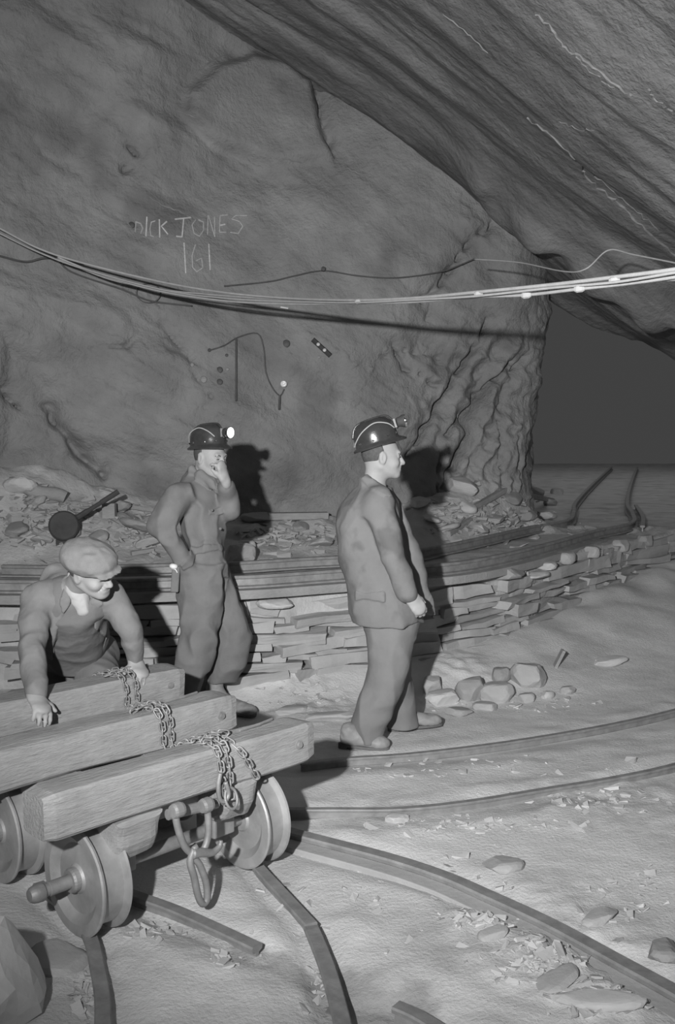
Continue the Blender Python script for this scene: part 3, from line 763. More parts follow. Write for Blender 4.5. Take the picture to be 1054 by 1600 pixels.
# rod and thin wires
mb = MB(); wall_line(mb, [(369, 530), (369, 580), (369, 626)], .010, .02); o = mb.build('iron_rod', M['wire']); tag(o, 'thin straight iron rod hanging down the rock face', 'rod')
mb = MB(); wall_line(mb, [(325, 548), (350, 540), (372, 527), (402, 521), (412, 545), (415, 580), (425, 605), (437, 618), (444, 608)], .006, .015); o = mb.build('wire', M['wire']); tag(o, 'thin wire strung from a peg to the white insulator on the rock face', 'wire')
mb = MB(); wall_line(mb, [(437, 617), (436, 640)], .011, .03); o = mb.build('peg', M['wire']); tag(o, 'dark peg below the white insulator', 'peg')
c = wp(443, 600, .03); mb = MB(); mb.lathe([(0, -.02), (.026, -.02), (.03, 0), (.026, .02), (.012, .024), (.010, .018), (0, .018)], (0, -1, .1), c, 20); o = mb.build('insulator', M['porcelain'], smooth=True); tag(o, 'round white porcelain insulator on the rock face', 'insulator')
c = wp(502, 543, .03); Lr = empty('lamp_clip', c, 'dark clip with two shiny metal spots fixed to the rock face', 'clip')
mb = MB(); d = Vector((.11, 0, -.10)); mb.tube([-d*.7, d*.7], .022, 8); mb.build('bracket', M['black'], Lr)
for k_ in (-.028, .028):
    mb = MB(); mb.lathe([(0, 0), (.014, 0), (.016, .008), (0, .014)], (-.1, -1, .15), d*k_*9+Vector((0, -.02, 0)), 12); mb.build('stud', M['lens'] if 0 else M['porcelain'], Lr, smooth=True)
mb = MB(); wall_line(mb, [(438, 480), (450, 482)], .008, .015); o = mb.build('staple', M['porcelain']); tag(o, 'small bright staple on the rock below the cables', 'staple')
# dark plug holes
for i, (x, y, r_) in enumerate([(343, 578, .028), (355, 577, .016), (343, 597, .028), (300, 570, .018), (354, 555, .014), (498, 558, .014), (205, 352, .03), (318, 593, .03), (447, 537, .035), (186, 440, .035), (327, 547, .016)]):
    c = wp(x, y, .004); mb = MB(); mb.lathe([(0, -.006), (r_*.8, -.006), (r_, 0), (r_*.8, .006), (0, .006)], (0, -1, .1), (0, 0, 0), 12)
    PX_ = sorted([343.0, 355, 343.5, 300, 354, 498, 205, 318, 447, 186, 327]); xx_ = x+.5*(i == 2)
    o = mb.build('wooden_plug', M['woodd'] if i % 2 else M['wire'], smooth=True); o.location = c
    tag(o, '%s dark plug from the left in the rock face%s' % (['first', 'second', 'third', 'fourth', 'fifth', 'sixth', 'seventh', 'eighth', 'ninth', 'tenth', 'eleventh'][PX_.index(xx_)], {205: ', beside the chalk letters', 186: ', under the cables', 447: ', right of the hanging wires'}.get(x, ' by the iron rod')), 'plug', 'dark plugs in the rock face')

# ---------------------------------------------------------------- cables
def cab(name, pts, r, m, label, cat='cable', sag=0, n=8):
    mb = MB(); P_ = spline(pts, 10); mb.tube(P_, r, n); o = mb.build(name, M[m], smooth=True, origin=P_[len(P_)//2])
    return tag(o, label, cat)
def cd(px):   # distance of the sagging cable bundle from the camera plane
    return float(np.interp(px, [-80, 60, 180, 300, 450, 600, 740, 900, 1054, 1200], [7.0, 7.35, 7.4, 7.2, 6.5, 5.5, 4.75, 4.1, 3.65, 3.3]))
def run(pts, dz=0): return [aty(x, y, cd(x)+dz) for x, y in pts]
top = [(-40, 338), (0, 357), (60, 388), (130, 411), (250, 440), (350, 457), (450, 466), (550, 469), (640, 466), (740, 457), (860, 445), (960, 433), (1060, 420), (1160, 402)]
b2 = [(-40, 345), (0, 365), (60, 394), (130, 420), (250, 452), (350, 466), (450, 471), (550, 473), (640, 469), (740, 463), (860, 450), (960, 441), (1060, 425), (1160, 410)]
b3 = [(90, 402), (160, 430), (250, 455), (350, 470), (450, 475), (550, 474), (640, 472), (740, 464), (820, 461), (900, 452), (980, 443), (1060, 432), (1160, 415)]
b4 = [(90, 404), (170, 436), (250, 452), (350, 462), (450, 468), (560, 473), (660, 470), (760, 464), (830, 460), (900, 449), (980, 439), (1060, 436), (1160, 420)]
cab('cable', run(top), .0085, 'cable', 'topmost pale cable of the sagging bundle, the thick one')
cab('cable', run(b2, -.03), .006, 'cable', 'second pale cable of the bundle, just below the topmost')
cab('cable', run(b3, .02), .0075, 'cable', 'lowest pale cable of the bundle with knotted ties')
cab('cable', run(b4, .05), .0055, 'cable', 'thin pale cable between the thick upper and the lowest cable of the bundle')
for x, y, w_ in ((748, 459, 'largest, over the tunnel pillar'), (822, 461, 'on the lowest cable over the tunnel pillar'), (960, 438, 'nearest the right edge'), (560, 471, 'above the walking man'), (905, 451, 'over the tunnel mouth')):
    mb = MB(); c = aty(x, y, cd(x)); mb.lathe([(.010, -.022), (.016, -.012), (.016, .012), (.010, .022)], (1, -.5, .05), (0, 0, 0), 10)
    o = mb.build('cable_tie', M['cable']); o.location = c; tag(o, 'knotted tie round the pale cables, ' + w_, 'cable tie', 'ties on the pale cables')
cab('cable', [wp(0, 400, .05), wp(40, 409, .05), wp(75, 403, .06), wp(130, 392+20, .06)], .008, 'wire', 'short dark cable sagging off the left edge below the bundle')
cab('cable', [wp(88, 398, .06), wp(110, 424, .05), wp(190, 452, .05), wp(235, 470, .05), wp(300, 478, .05)], .007, 'wire', 'dark cable dropping along the rock from the left hook')
mb = MB(); cc_ = wp(232, 458, .06); mb.tube([cc_+Vector((math.cos(a)*.10, 0, math.sin(a)*.08)) for a in np.linspace(0, 2*math.pi, 25)[:-1]], .005, 6, closed=True); o = mb.build('wire_loop', M['wire']); tag(o, 'loop of thin dark wire hanging under the cable bundle', 'wire')
hk = wp(88, 402, .05); mb = MB(); mb.tube([hk+Vector((0, .12, .03)), hk, hk+Vector((.03, -.05, -.04)), hk+Vector((.06, -.02, -.02))], .012, 8); o = mb.build('cable_hook', M['iron']); tag(o, 'iron hook in the rock carrying the left end of the cable bundle', 'hook')
cab('wire', [wp(350, 447, .03), wp(420, 440, .03), wp(460, 431, .03), wp(505, 423, .04), wp(560, 431, .03), wp(620, 434, .04), wp(690, 424, .10), wp(740, 405, .1)], .006, 'wire', 'thin dark wire looping over a nail above the cable bundle')
cab('wire', [aty(740, 405, 7.4), aty(810, 410, 7.0), aty(880, 424, 6.4), aty(915, 420, 6.2), aty(950, 391, 6.2), aty(990, 398, 6.0), aty(1060, 412, 5.6)], .005, 'cable', 'thin pale wire drooping under the roof above the cables at right')
c = wp(505, 421, .05); mb = MB(); mb.lathe([(0, 0), (.02, 0), (.02, .03), (0, .04)], (0, -1, .1), c, 10); o = mb.build('nail', M['wire']); tag(o, 'nail head in the rock where the thin wire loops over', 'nail')
# ---------------------------------------------------------------- the wagon: three cross beams chained on two longitudinal sills, inside the wheels
WA = math.atan2(.714, .70)
WO = Vector((-.58, 3.425, 0))
wag = empty('timber_wagon', WO, 'low mine wagon of three heavy timber cross beams on iron wheels at the lower left', 'wagon', rz=WA)
Rw = Matrix.Rotation(WA, 3, 'Z')
def W(s, n, z): return Vector((s, -n, z))            # wagon coordinates: s along the axles, n towards the camera
def Ww(s, n, z): return WO + Rw @ W(s, n, z)
def s_at(px, n, z):                                   # s where the line at (n, z) crosses a column of the photograph
    lo, hi = -1.6, 1.6
    for _ in range(40):
        m_ = (lo+hi)/2; p = Ww(m_, n, z); q = p-camp
        X_ = 527+F*q.x/(q.y*_cp-q.z*_sp)
        if X_ < px: lo = m_
        else: hi = m_
    return (lo+hi)/2
def hewn(L, w, h, seed, cham=.012, wear=.007):
    """a rough squared beam with worn arrises, along x"""
    nx = 60; prof = []
    k = cham
    for x_, y_ in ((-w/2+k, -h/2), (0, -h/2), (w/2-k, -h/2), (w/2, -h/2+k), (w/2, 0), (w/2, h/2-k), (w/2-k, h/2), (w*.2, h/2), (-w*.2, h/2), (-w/2+k, h/2), (-w/2, h/2-k), (-w/2, 0), (-w/2, -h/2+k)):
        prof.append((x_, y_))
    V = []
    for i in range(nx+1):
        t = i/nx; x_ = (t-.5)*L; e = min(t, 1-t)*L
        sh_ = 1-.12*math.exp(-(e/.025)**2)
        for a, b_ in prof: V.append((x_, a*sh_, b_*sh_))
    V = np.array(V); n0 = len(prof)
    V[:, 1] += wear*noise(V*[1.5, 12, 12], 1.6, seed) ; V[:, 2] += wear*noise(V*[1.5, 12, 12], 1.6, seed+5)+.006*np.sin(V[:, 0]*3+seed)
    Fc = []
    for i in range(nx):
        for j in range(n0): Fc.append([i*n0+j, (i+1)*n0+j, (i+1)*n0+(j+1) % n0, i*n0+(j+1) % n0])
    Fc += [list(range(n0)), [nx*n0+j for j in range(n0)][::-1]]
    return V, Fc
BZ0, BZ1 = .42, .575
beams = [(-.625, .53, .17, .02, BZ0, BZ1, 3), (-1.25, .56, -.34, -.50, BZ0, BZ1, 8), (-1.45, .70, -.90, -1.07, BZ0, BZ1, 14)]
for (a, b_, n0_, n1_, z0, z1, sd) in beams:
    V, Fc = hewn(b_-a, n0_-n1_, z1-z0, sd)
    V = V + np.array(W((a+b_)/2, (n0_+n1_)/2, (z0+z1)/2))
    o = obj('cross_beam', V, Fc, M['wood'], wag, smooth=False)
    for s_ in (b_-.09,):
        mb = MB(); mb.lathe([(0, 0), (.018, 0), (.018, .008), (.011, .008), (.011, .016), (0, .016)], W(0, 1, 0), W(s_, n0_-.003, (z0+z1)/2), 14)
        mb.build('bolt', M['iron'], o)
    mb = MB()
    mb.tube([W(b_-.12, n1_+.03, z1+.004), W(b_-.2, n1_+.05, z1+.006), W(b_-.3, n1_+.05, z1+.004)], .006, 6); mb.build('staple', M['iron'], o)
# longitudinal sills with rounded ends
for s_, w in ((-.275, .185), (.165, .165)):
    prof = [(0, .42), (.02, .418), (.03, .36), (.022, .30), (-.02, .262), (-.08, .25)]
    V = []; n_in = -1.15
    pts = [(.155, .42), (.165, .40), (.160, .33), (.13, .28), (.08, .255), (0, .25), (-1.08, .25), (-1.15, .28), (-1.17, .34), (-1.17, .42)]
    for a, b_ in pts: V.append(W(s_-w/2, a, b_))
    for a, b_ in pts: V.append(W(s_+w/2, a, b_))
    k = len(pts); Fc = [[i, (i+1) % k, k+(i+1) % k, k+i] for i in range(k)] + [list(range(k))[::-1], [k+i for i in range(k)]]
    # round the lower corners of the end
    bm = bmesh.new(); vs = [bm.verts.new(v) for v in V]
    for f_ in Fc: bm.faces.new([vs[i] for i in f_])
    bmesh.ops.recalc_face_normals(bm, faces=bm.faces)
    es = [e for e in bm.edges if min(e.verts[0].co.z, e.verts[1].co.z) < .35 and abs(e.verts[0].co.x-e.verts[1].co.x) < .01]
    bmesh.ops.bevel(bm, geom=es, offset=.05, segments=4, affect='EDGES', profile=.5)
    bmesh.ops.subdivide_edges(bm, edges=bm.edges, cuts=1, use_grid_fill=True)
    V = np.array([v.co[:] for v in bm.verts]); Fc = [[v.index for v in f_.verts] for f_ in bm.faces]; bm.free()
    V = V + .010*np.stack([noise(V, 9, 1), noise(V, 9, 4), noise(V, 9, 8)], -1)
    obj('sill', V, Fc, M['wood'] if s_ > 0 else M['woodd'], wag)
# plank packing on the sills between the beams
for s_, n_, w, l in ((-.30, -.22, .15, .17), (-.42, -.70, .2, .2), (.12, -.20, .15, .18), (.10, -.68, .16, .22)):
    mb = MB(); mb.box(W(s_, n_, .432), (w, l, .022), Matrix.Rotation(.1, 3, 'Z'), jit=.006); mb.build('packing_board', M['wood'], wag, bevel=.003)
# wheels on two axles
ZC = RAIL_TOP+.165
def wheel(s_c, n_, side_):
    w = .058; x0 = s_c-w
    pr = [(0, .012), (.045, .012), (.052, .020), (.12, .024), (.145, .004), (.150, 0), (.186, 0), (.192, .005), (.190, .013), (.168, .022), (.166, .05), (.166, .066), (.168, .094), (.190, .103), (.192, .111), (.186, .116), (.150, .116), (.145, .112), (.12, .092), (.052, .096), (.045, .104), (0, .104)]
    mb = MB(); mb.lathe(pr, (1, 0, 0), W(x0, n_, ZC), 56); o = mb.build('wheel', M['wheel'], wag, smooth=True)
    o.data.polygons.foreach_set('use_smooth', [True]*len(o.data.polygons))
    ed = o.modifiers.new('split', 'EDGE_SPLIT'); ed.split_angle = math.radians(35)
    mb = MB(); hx = x0-.012 if side_ < 0 else x0+2*w-.004
    mb.lathe([(.0, 0), (.038, 0), (.042, .008), (.042, .03), (.0, .03)] if side_ < 0 else [(0, -.012), (.042, -.012), (.042, .016), (.036, .02), (0, .02)], (1, 0, 0), W(hx, n_, ZC), 24); mb.build('hub', M['iron'], o)
for n_ in (0.0, -.56):
    for s_c, sd in ((-.385, -1), (.325, 1)): wheel(s_c, n_, sd)
    mb = MB(); mb.lathe([(0, -.60), (.02, -.598), (.026, -.59), (.030, -.572), (.031, -.555), (.027, -.548), (.021, -.545), (.021, -.53), (.024, -.528), (.024, .44), (.02, .45), (.02, .465), (.03, .47), (.03, .50), (0, .51)], (1, 0, 0), W(0, n_, ZC), 20)
    ax = mb.build('axle', M['iron'], wag, smooth=True); ax.modifiers.new('split', 'EDGE_SPLIT').split_angle = math.radians(35)
    for s_ in (-.275, .165):
        mb = MB(); mb.box(W(s_, n_, ZC+.02), (.10, .11, .075)); mb.build('axle_bearing', M['iron'], wag, bevel=.006)
# middle draw beam and plate
mb = MB(); mb.box(W(-.06, -.02, .33), (.3, .045, .05)); mb.build('draw_plate', M['iron'], wag, bevel=.004)
# shackle coupling hanging at the front
def wpt(px, py, n):     # point on the vertical plane n of the wagon
    d = ray(px, py); nn = Rw @ Vector((0, -1, 0)); p0 = Ww(0, n, 0)
    t = (p0-camp).dot(nn)/d.dot(nn); q = camp+d*t; return Rw.inverted() @ (q-WO)
NS = .20
cr = empty('coupling', (0, 0, 0), None, None); cr.parent = wag
a_, b_ = wpt(262, 1273, NS-.03), wpt(338, 1255, NS-.03)
mb = MB(); mb.tube([a_, a_*.5+b_*.5, b_], .019, 12); mb.build('shackle_bar', M['iron'], cr)
mb = MB(); p_ = spline([wpt(*q, NS+.02) for q in ((276, 1262), (275, 1280), (281, 1305), (290, 1325), (303, 1334), (318, 1327), (325, 1305), (325, 1280), (323, 1258))], 6)
mb.tube(p_, [.017 if i in range(3) or i > len(p_)-4 else .0125 for i in range(len(p_))], 10); mb.build('shackle', M['iron'], cr, smooth=True)
for q in ((277, 1266), (322, 1258)):
    mb = MB(); c_ = wpt(*q, NS+.02); mb.lathe([(0, -.022), (.022, -.022), (.026, -.012), (.026, .012), (.022, .022), (0, .022)], (1, 0, .0), c_, 16); mb.build('shackle_eye', M['iron'], cr)
mb = MB(); p_ = spline([wpt(*q, NS+.03) for q in ((306, 1322), (304, 1340), (312, 1352), (322, 1380), (323, 1405), (316, 1412), (309, 1398), (303, 1370), (297, 1345), (306, 1322))], 5); mb.tube(p_[:-1], .0125, 10, closed=True); mb.build('link', M['iron'], cr, smooth=True)
mb = MB(); p_ = spline([wpt(*q, NS+.035) for q in ((300, 1334), (316, 1332), (332, 1332), (343, 1322), (345, 1313))], 5); mb.tube(p_, [.019-.0006*i for i in range(len(p_))], 10); mb.build('hook', M['iron'], cr, smooth=True)

# chains: every link a part of its own
def link_mesh():
    mb = MB(); P_ = []
    for i in range(20):
        a = 2*math.pi*i/20; P_.append(Vector((math.cos(a)*.0115 + (.011 if math.cos(a) > 0 else -.011), math.sin(a)*.0115, 0)))
    mb.tube(P_, .0038, 6, closed=True)
    return mb
_l = link_mesh(); link_me = None
def chain(pts, label, group='chains lashed over the wagon beams', pitch=.030):
    global link_me
    pts = [Ww(*p) for p in pts]; P_ = spline(pts, 12)
    L_ = [0]
    for a, b_ in zip(P_[:-1], P_[1:]): L_.append(L_[-1]+(b_-a).length)
    root = empty('chain', P_[0], label, 'chain', group)
    n_ = int(L_[-1]/pitch); ar = np.array([p[:] for p in P_])
    for i in range(n_):
        d0 = i*pitch; q0 = Vector([np.interp(d0, L_, ar[:, k]) for k in range(3)]); q1 = Vector([np.interp(d0+pitch, L_, ar[:, k]) for k in range(3)])
        t = (q1-q0).normalized(); nrm = t.orthogonal().normalized(); bn = t.cross(nrm)
        R = Matrix((t, nrm, bn)).transposed().to_4x4() @ Matrix.Rotation((math.pi/4 if i % 2 else -math.pi/4)+random.uniform(-.3, .3), 4, 'X')
        if link_me is None:
            o = _l.build('link', M['iron'], root, smooth=True); link_me = o.data
        else:
            o = bpy.data.objects.new('link', link_me); C.objects.link(o); o.parent = root
        o.location = (q0+q1)/2-P_[0]; o.rotation_euler = R.to_euler()
    return root
e = .012
def over(px, bm_, back=.05, drop=.0, ds=0, lift=0, end=None):
    a, b_, n0_, n1_, z0, z1, _ = bm_
    s_ = s_at(px, n0_, z1)
    pts = [(s_-.03+ds, n1_-e-.01, z1-.10), (s_-.02, n1_-e, z1-.01), (s_, (n0_+n1_)/2, z1+e+lift), (s_+.005, n0_+e*.3, z1+e+lift*.5), (s_+.02, n0_+e+.004, z1-.05), (s_+.03, n0_+e+.004, z0+.01)]
    if end: pts += end(s_)
    return pts
b1, b2_, b3_ = beams
chain(over(188, b3_, end=lambda s: [(s+.06, -.78, .40), (s+.07, -.62, .44)]), 'chain over the farthest beam, left of the capped man\'s right-hand fingers, outer strand')
chain(over(204, b3_, lift=.01, end=lambda s: [(s+.05, -.80, .43), (s+.06, -.60, .46)]), 'inner chain strand on the farthest beam closer to the capped man\'s hand')
chain([(s_at(170, -.94, BZ1)+0, -.97, BZ1+e), (s_at(200, -.94, BZ1), -.955, BZ1+e+.012), (s_at(232, -.94, BZ1), -.96, BZ1+e)], 'length of chain lying along the top of the farthest beam')
chain(over(243, b2_, end=lambda s: [(s+.04, -.25, .41), (s+.05, -.08, .45)]), 'left chain strand over the middle beam')
chain(over(256, b2_, lift=.012, ds=.02, end=lambda s: [(s+.04, -.25, .40), (s+.06, -.06, .46)]), 'right chain strand over the middle beam')
chain([(s_at(212, -.37, BZ1), -.40, BZ1+e), (s_at(236, -.37, BZ1), -.41, BZ1+e+.015), (s_at(262, -.37, BZ1), -.39, BZ1+e)], 'short heaped chain lying on top of the middle beam')
chain(over(333, b1, end=lambda s: [(s+.035, .19, .37)]), 'left chain strand hanging down the front of the nearest beam to the hook ring')
chain(over(345, b1, lift=.012, end=lambda s: [(s+.03, .19, .38)]), 'second chain strand hanging down the nearest beam beside the hook ring')
sa = s_at(352, .17, BZ1)
chain([(sa-.02, .06, BZ1+e), (sa+.03, .12, BZ1+e), (sa+.06, .185, BZ1-.03), (sa+.10, .187, BZ1-.09), (sa+.135, .187, BZ0+.005)], 'right chain strand slanting across the nearest beam toward the wheel')
chain([(s_at(318, .10, BZ1), .09, BZ1+e), (s_at(335, .10, BZ1), .08, BZ1+e+.018), (s_at(362, .10, BZ1), .10, BZ1+e)], 'heaped chain lying on top of the nearest beam')
cb = MB(); q = [wpt(x, y, .205) for x, y in ((344, 1208), (341, 1228), (343, 1248), (351, 1252), (357, 1240), (352, 1222))]
o = None
mbk = MB(); mbk.tube([WO+Rw@v for v in spline(q, 6)], .0085, 8); o = mbk.build('chain_hook', M['iron'], smooth=True); tag(o, 'iron hook at the end of the chain hanging on the nearest beam', 'hook')
mbk = MB(); c_ = WO+Rw@wpt(361, 1247, .21); mbk.tube([c_+Rw@Vector((math.cos(a)*.026, .012*math.sin(a), math.sin(a)*.036)) for a in np.linspace(0, 2*math.pi, 21)[:-1]], .0055, 8, closed=True); o = mbk.build('ring', M['iron'], smooth=True); tag(o, 'open iron ring hanging beside the chain hook on the nearest beam', 'ring')
# ---------------------------------------------------------------- implicit surfaces for figures
def A_(v): return np.array(v, dtype=np.float64)
class SDF:
    def __init__(s): s.p = []; s.disp = None
    def _a(s, fn, c, R, k, op): s.p.append((fn, A_(c), R, k, op)); return s
    def cone(s, a, b, ra, rb, k=.02, op='u', sq=None):
        a, b = A_(a), A_(b); ax = None
        if sq is not None: ax = A_(sq[0])/np.linalg.norm(sq[0]); kk = sq[1]
        def fn(P):
            q = P-a; ab = b-a
            if ax is not None:
                q = q+(kk-1)*(q@ax)[:, None]*ax; ab = ab+(kk-1)*(ab@ax)*ax
            h = np.clip((q@ab)/(ab@ab+1e-12), 0, 1)
            d = np.linalg.norm(q-h[:, None]*ab, axis=1)-(ra+(rb-ra)*h)
            return d if ax is None else d/max(1, kk)**.5
        return s._a(fn, (a+b)/2, np.linalg.norm(b-a)/2+max(ra, rb)*(1 if sq is None or sq[1] > 1 else 1/sq[1]), k, op)
    def chain(s, pts, rs, k=.02, sq=None):
        for i in range(len(pts)-1): s.cone(pts[i], pts[i+1], rs[i], rs[i+1], k if i == 0 else min(k, .012), 'u', sq)
        return s
    def ell(s, c, r, axes=None, k=.02, op='u'):
        c, r = A_(c), A_(r); Rm = A_(axes) if axes is not None else np.eye(3)
        def fn(P):
            q = (P-c)@Rm.T; k0 = np.linalg.norm(q/r, axis=1); k1 = np.linalg.norm(q/r**2, axis=1)+1e-9
            return k0*(k0-1)/k1
        return s._a(fn, c, max(r), k, op)
    def loft(s, rows, k=.03, op='u', sharp=2.0):
        """rows: (py, pxL, pxR, y, ry) from top to bottom"""
        zs, cx, rx, cy, ry = [], [], [], [], []
        for (py, l, r_, y, d) in rows:
            a, b = aty(l, py, y), aty(r_, py, y); zs.append(a.z); cx.append((a.x+b.x)/2); rx.append((b.x-a.x)/2); cy.append(y); ry.append(d)
        o = np.argsort(zs); zs, cx, rx, cy, ry = [A_(v)[o] for v in (zs, cx, rx, cy, ry)]
        # smooth the key rows
        zz = np.linspace(zs[0], zs[-1], 60)
        def sm(v):
            w = np.interp(zz, zs, v); e = np.pad(w, 3, mode='edge'); return np.convolve(e, np.ones(7)/7, 'valid')
        cx, rx, cy, ry = sm(cx), sm(rx), sm(cy), sm(ry); z0, z1 = zs[0], zs[-1]
        def fn(P):
            z = P[:, 2]; X, RX, Y, RY = [np.interp(z, zz, v) for v in (cx, rx, cy, ry)]
            u = np.abs((P[:, 0]-X)/RX)**sharp+np.abs((P[:, 1]-Y)/RY)**sharp
            d = (u**(1/sharp)-1)*np.minimum(RX, RY)
            return np.maximum(d, np.maximum(z-z1, z0-z))
        return s._a(fn, ((cx.min()+cx.max())/2, (cy.min()+cy.max())/2, (z0+z1)/2), math.hypot(math.hypot((z1-z0)/2, (cx.max()-cx.min())/2+rx.max()), ry.max()+(cy.max()-cy.min())/2), k, op)
    def fn_(s, fn, c, R, k, op='s'): return s._a(fn, c, R, k, op)
    def __call__(s, P):
        lo, hi = P.min(0), P.max(0); c0 = (lo+hi)/2; r0 = np.linalg.norm(hi-lo)/2; d = None
        cull = r0 < .3
        for fn, c, R, k, op in s.p:
            if cull and np.linalg.norm(c-c0) > r0+R+.08: continue
            v = fn(P)
            if d is None: d = v if op == 'u' else np.full(len(P), .1); 
            if d is v: continue
            if op == 'u':
                h = np.maximum(k-np.abs(d-v), 0)/k if k > 0 else 0; d = np.minimum(d, v)-h*h*k*.25
            else:
                v = -v; h = np.maximum(k-np.abs(d-v), 0)/k if k > 0 else 0; d = np.maximum(d, v)+h*h*k*.25
        if d is None: d = np.full(len(P), .1)
        if s.disp is not None: d = d-s.disp(P)
        return d
def nets(S, lo, hi, vox):
    lo, hi = A_(lo), A_(hi); B = 8
    nb = np.ceil((hi-lo)/vox/B).astype(int); n = nb*B
    cen = np.stack(np.meshgrid(*[lo[i]+(np.arange(nb[i])+.5)*B*vox for i in range(3)], indexing='ij'), -1).reshape(-1, 3)
    cd_ = np.concatenate([S(c) for c in np.array_split(cen, max(1, len(cen)//20000))])
    V = np.repeat(np.repeat(np.repeat(cd_.reshape(nb), B, 0), B, 1), B, 2).astype(np.float32)
    near = np.where(np.abs(cd_) < B*vox*1.25)[0]
    off = np.stack(np.meshgrid(*[(np.arange(B)-B/2+.5)*vox]*3, indexing='ij'), -1).reshape(-1, 3)
    for i in near:
        a, b, c = np.unravel_index(i, nb)
        V[a*B:a*B+B, b*B:b*B+B, c*B:c*B+B] = S(cen[i]+off).reshape(B, B, B)
    V[0] = V[-1] = .1; V[:, 0] = V[:, -1] = .1; V[:, :, 0] = V[:, :, -1] = .1
    ins = V < 0
    cs = [(i, j, k) for i in (0, 1) for j in (0, 1) for k in (0, 1)]
    sl = lambda A, i, j, k: A[i:A.shape[0]-1+i, j:A.shape[1]-1+j, k:A.shape[2]-1+k]
    cnt = sum(sl(ins, *c).astype(np.int8) for c in cs); act = (cnt > 0) & (cnt < 8)
    ids = np.full(act.shape, -1, np.int64); ai = np.argwhere(act); ids[act] = np.arange(len(ai))
    acc_ = np.zeros((len(ai), 3)); num = np.zeros(len(ai))
    val = {c: V[ai[:, 0]+c[0], ai[:, 1]+c[1], ai[:, 2]+c[2]].astype(np.float64) for c in cs}
    for c in cs:
        for ax in range(3):
            if c[ax]: continue
            e = list(c); e[ax] = 1; e = tuple(e); v0, v1 = val[c], val[e]; m = (v0 < 0) != (v1 < 0)
            t = np.where(m, v0/(v0-v1+1e-12), 0); p = np.repeat(np.array([c], float), len(ai), 0); p[:, ax] += t
            acc_[m] += p[m]; num[m] += 1
    P = lo + (ai+acc_/num[:, None]+.5)*vox
    Q = []
    for ax in range(3):
        o1, o2 = [a for a in range(3) if a != ax]
        s0 = [slice(None)]*3; s1 = [slice(None)]*3; s0[ax] = slice(0, -1); s1[ax] = slice(1, None)
        A0, A1 = ins[tuple(s0)], ins[tuple(s1)]
        for flip, m in ((0, A0 & ~A1), (1, ~A0 & A1)):
            w = np.argwhere(m); w = w[(w[:, o1] > 0) & (w[:, o2] > 0)]
            w = w[(w[:, o1] < act.shape[o1]) & (w[:, o2] < act.shape[o2])]
            q = []
            for d1, d2 in ((1, 1), (0, 1), (0, 0), (1, 0)):
                x = w.copy(); x[:, o1] -= d1; x[:, o2] -= d2; q.append(ids[x[:, 0], x[:, 1], x[:, 2]])
            q = np.stack(q, -1); q = q[(q >= 0).all(1)]
            f = flip ^ (ax == 1)
            Q.append(q[:, ::-1] if f else q)
    return P, np.concatenate(Q)
def sobj(name, S, lo, hi, vox, m, parent=None, root=None, smooth=True):
    P, Q = nets(S, lo, hi, vox)
    for _ in range(1):      # light relax
        sm = np.zeros_like(P); c = np.zeros(len(P))
        for a, b in ((0, 1), (1, 2), (2, 3), (3, 0)):
            np.add.at(sm, Q[:, a], P[Q[:, b]]); np.add.at(c, Q[:, a], 1)
            np.add.at(sm, Q[:, b], P[Q[:, a]]); np.add.at(c, Q[:, b], 1)
        P = P*.5+.5*sm/np.maximum(c, 1)[:, None]
    if parent is None: return obj(name, P, Q, m, None, smooth, root)
    o = obj(name, P-A_(root), Q, m, parent, smooth); return o
def folds(amp=.007, f=9, sx=(1, 1, .45), off=0, fine=.0015):
    sx = A_(sx)
    def fn(P):
        w = P+.03*np.stack([noise(P, 6, off+1), noise(P, 6, off+5), noise(P, 6, off+9)], -1)
        r = 1-np.abs(noise(w*sx, f, off))*2.2
        return amp*(r-.4)+amp*.6*noise(w*sx[::-1], f*1.7, off+3)+fine*noise(P, 60, off)
    return fn
def unit(v): v = A_(v); return v/np.linalg.norm(v)
def frame(f, u):
    f = unit(f); u = A_(u); u = unit(u-f*(u@f)); r = np.cross(f, u); return f, u, r
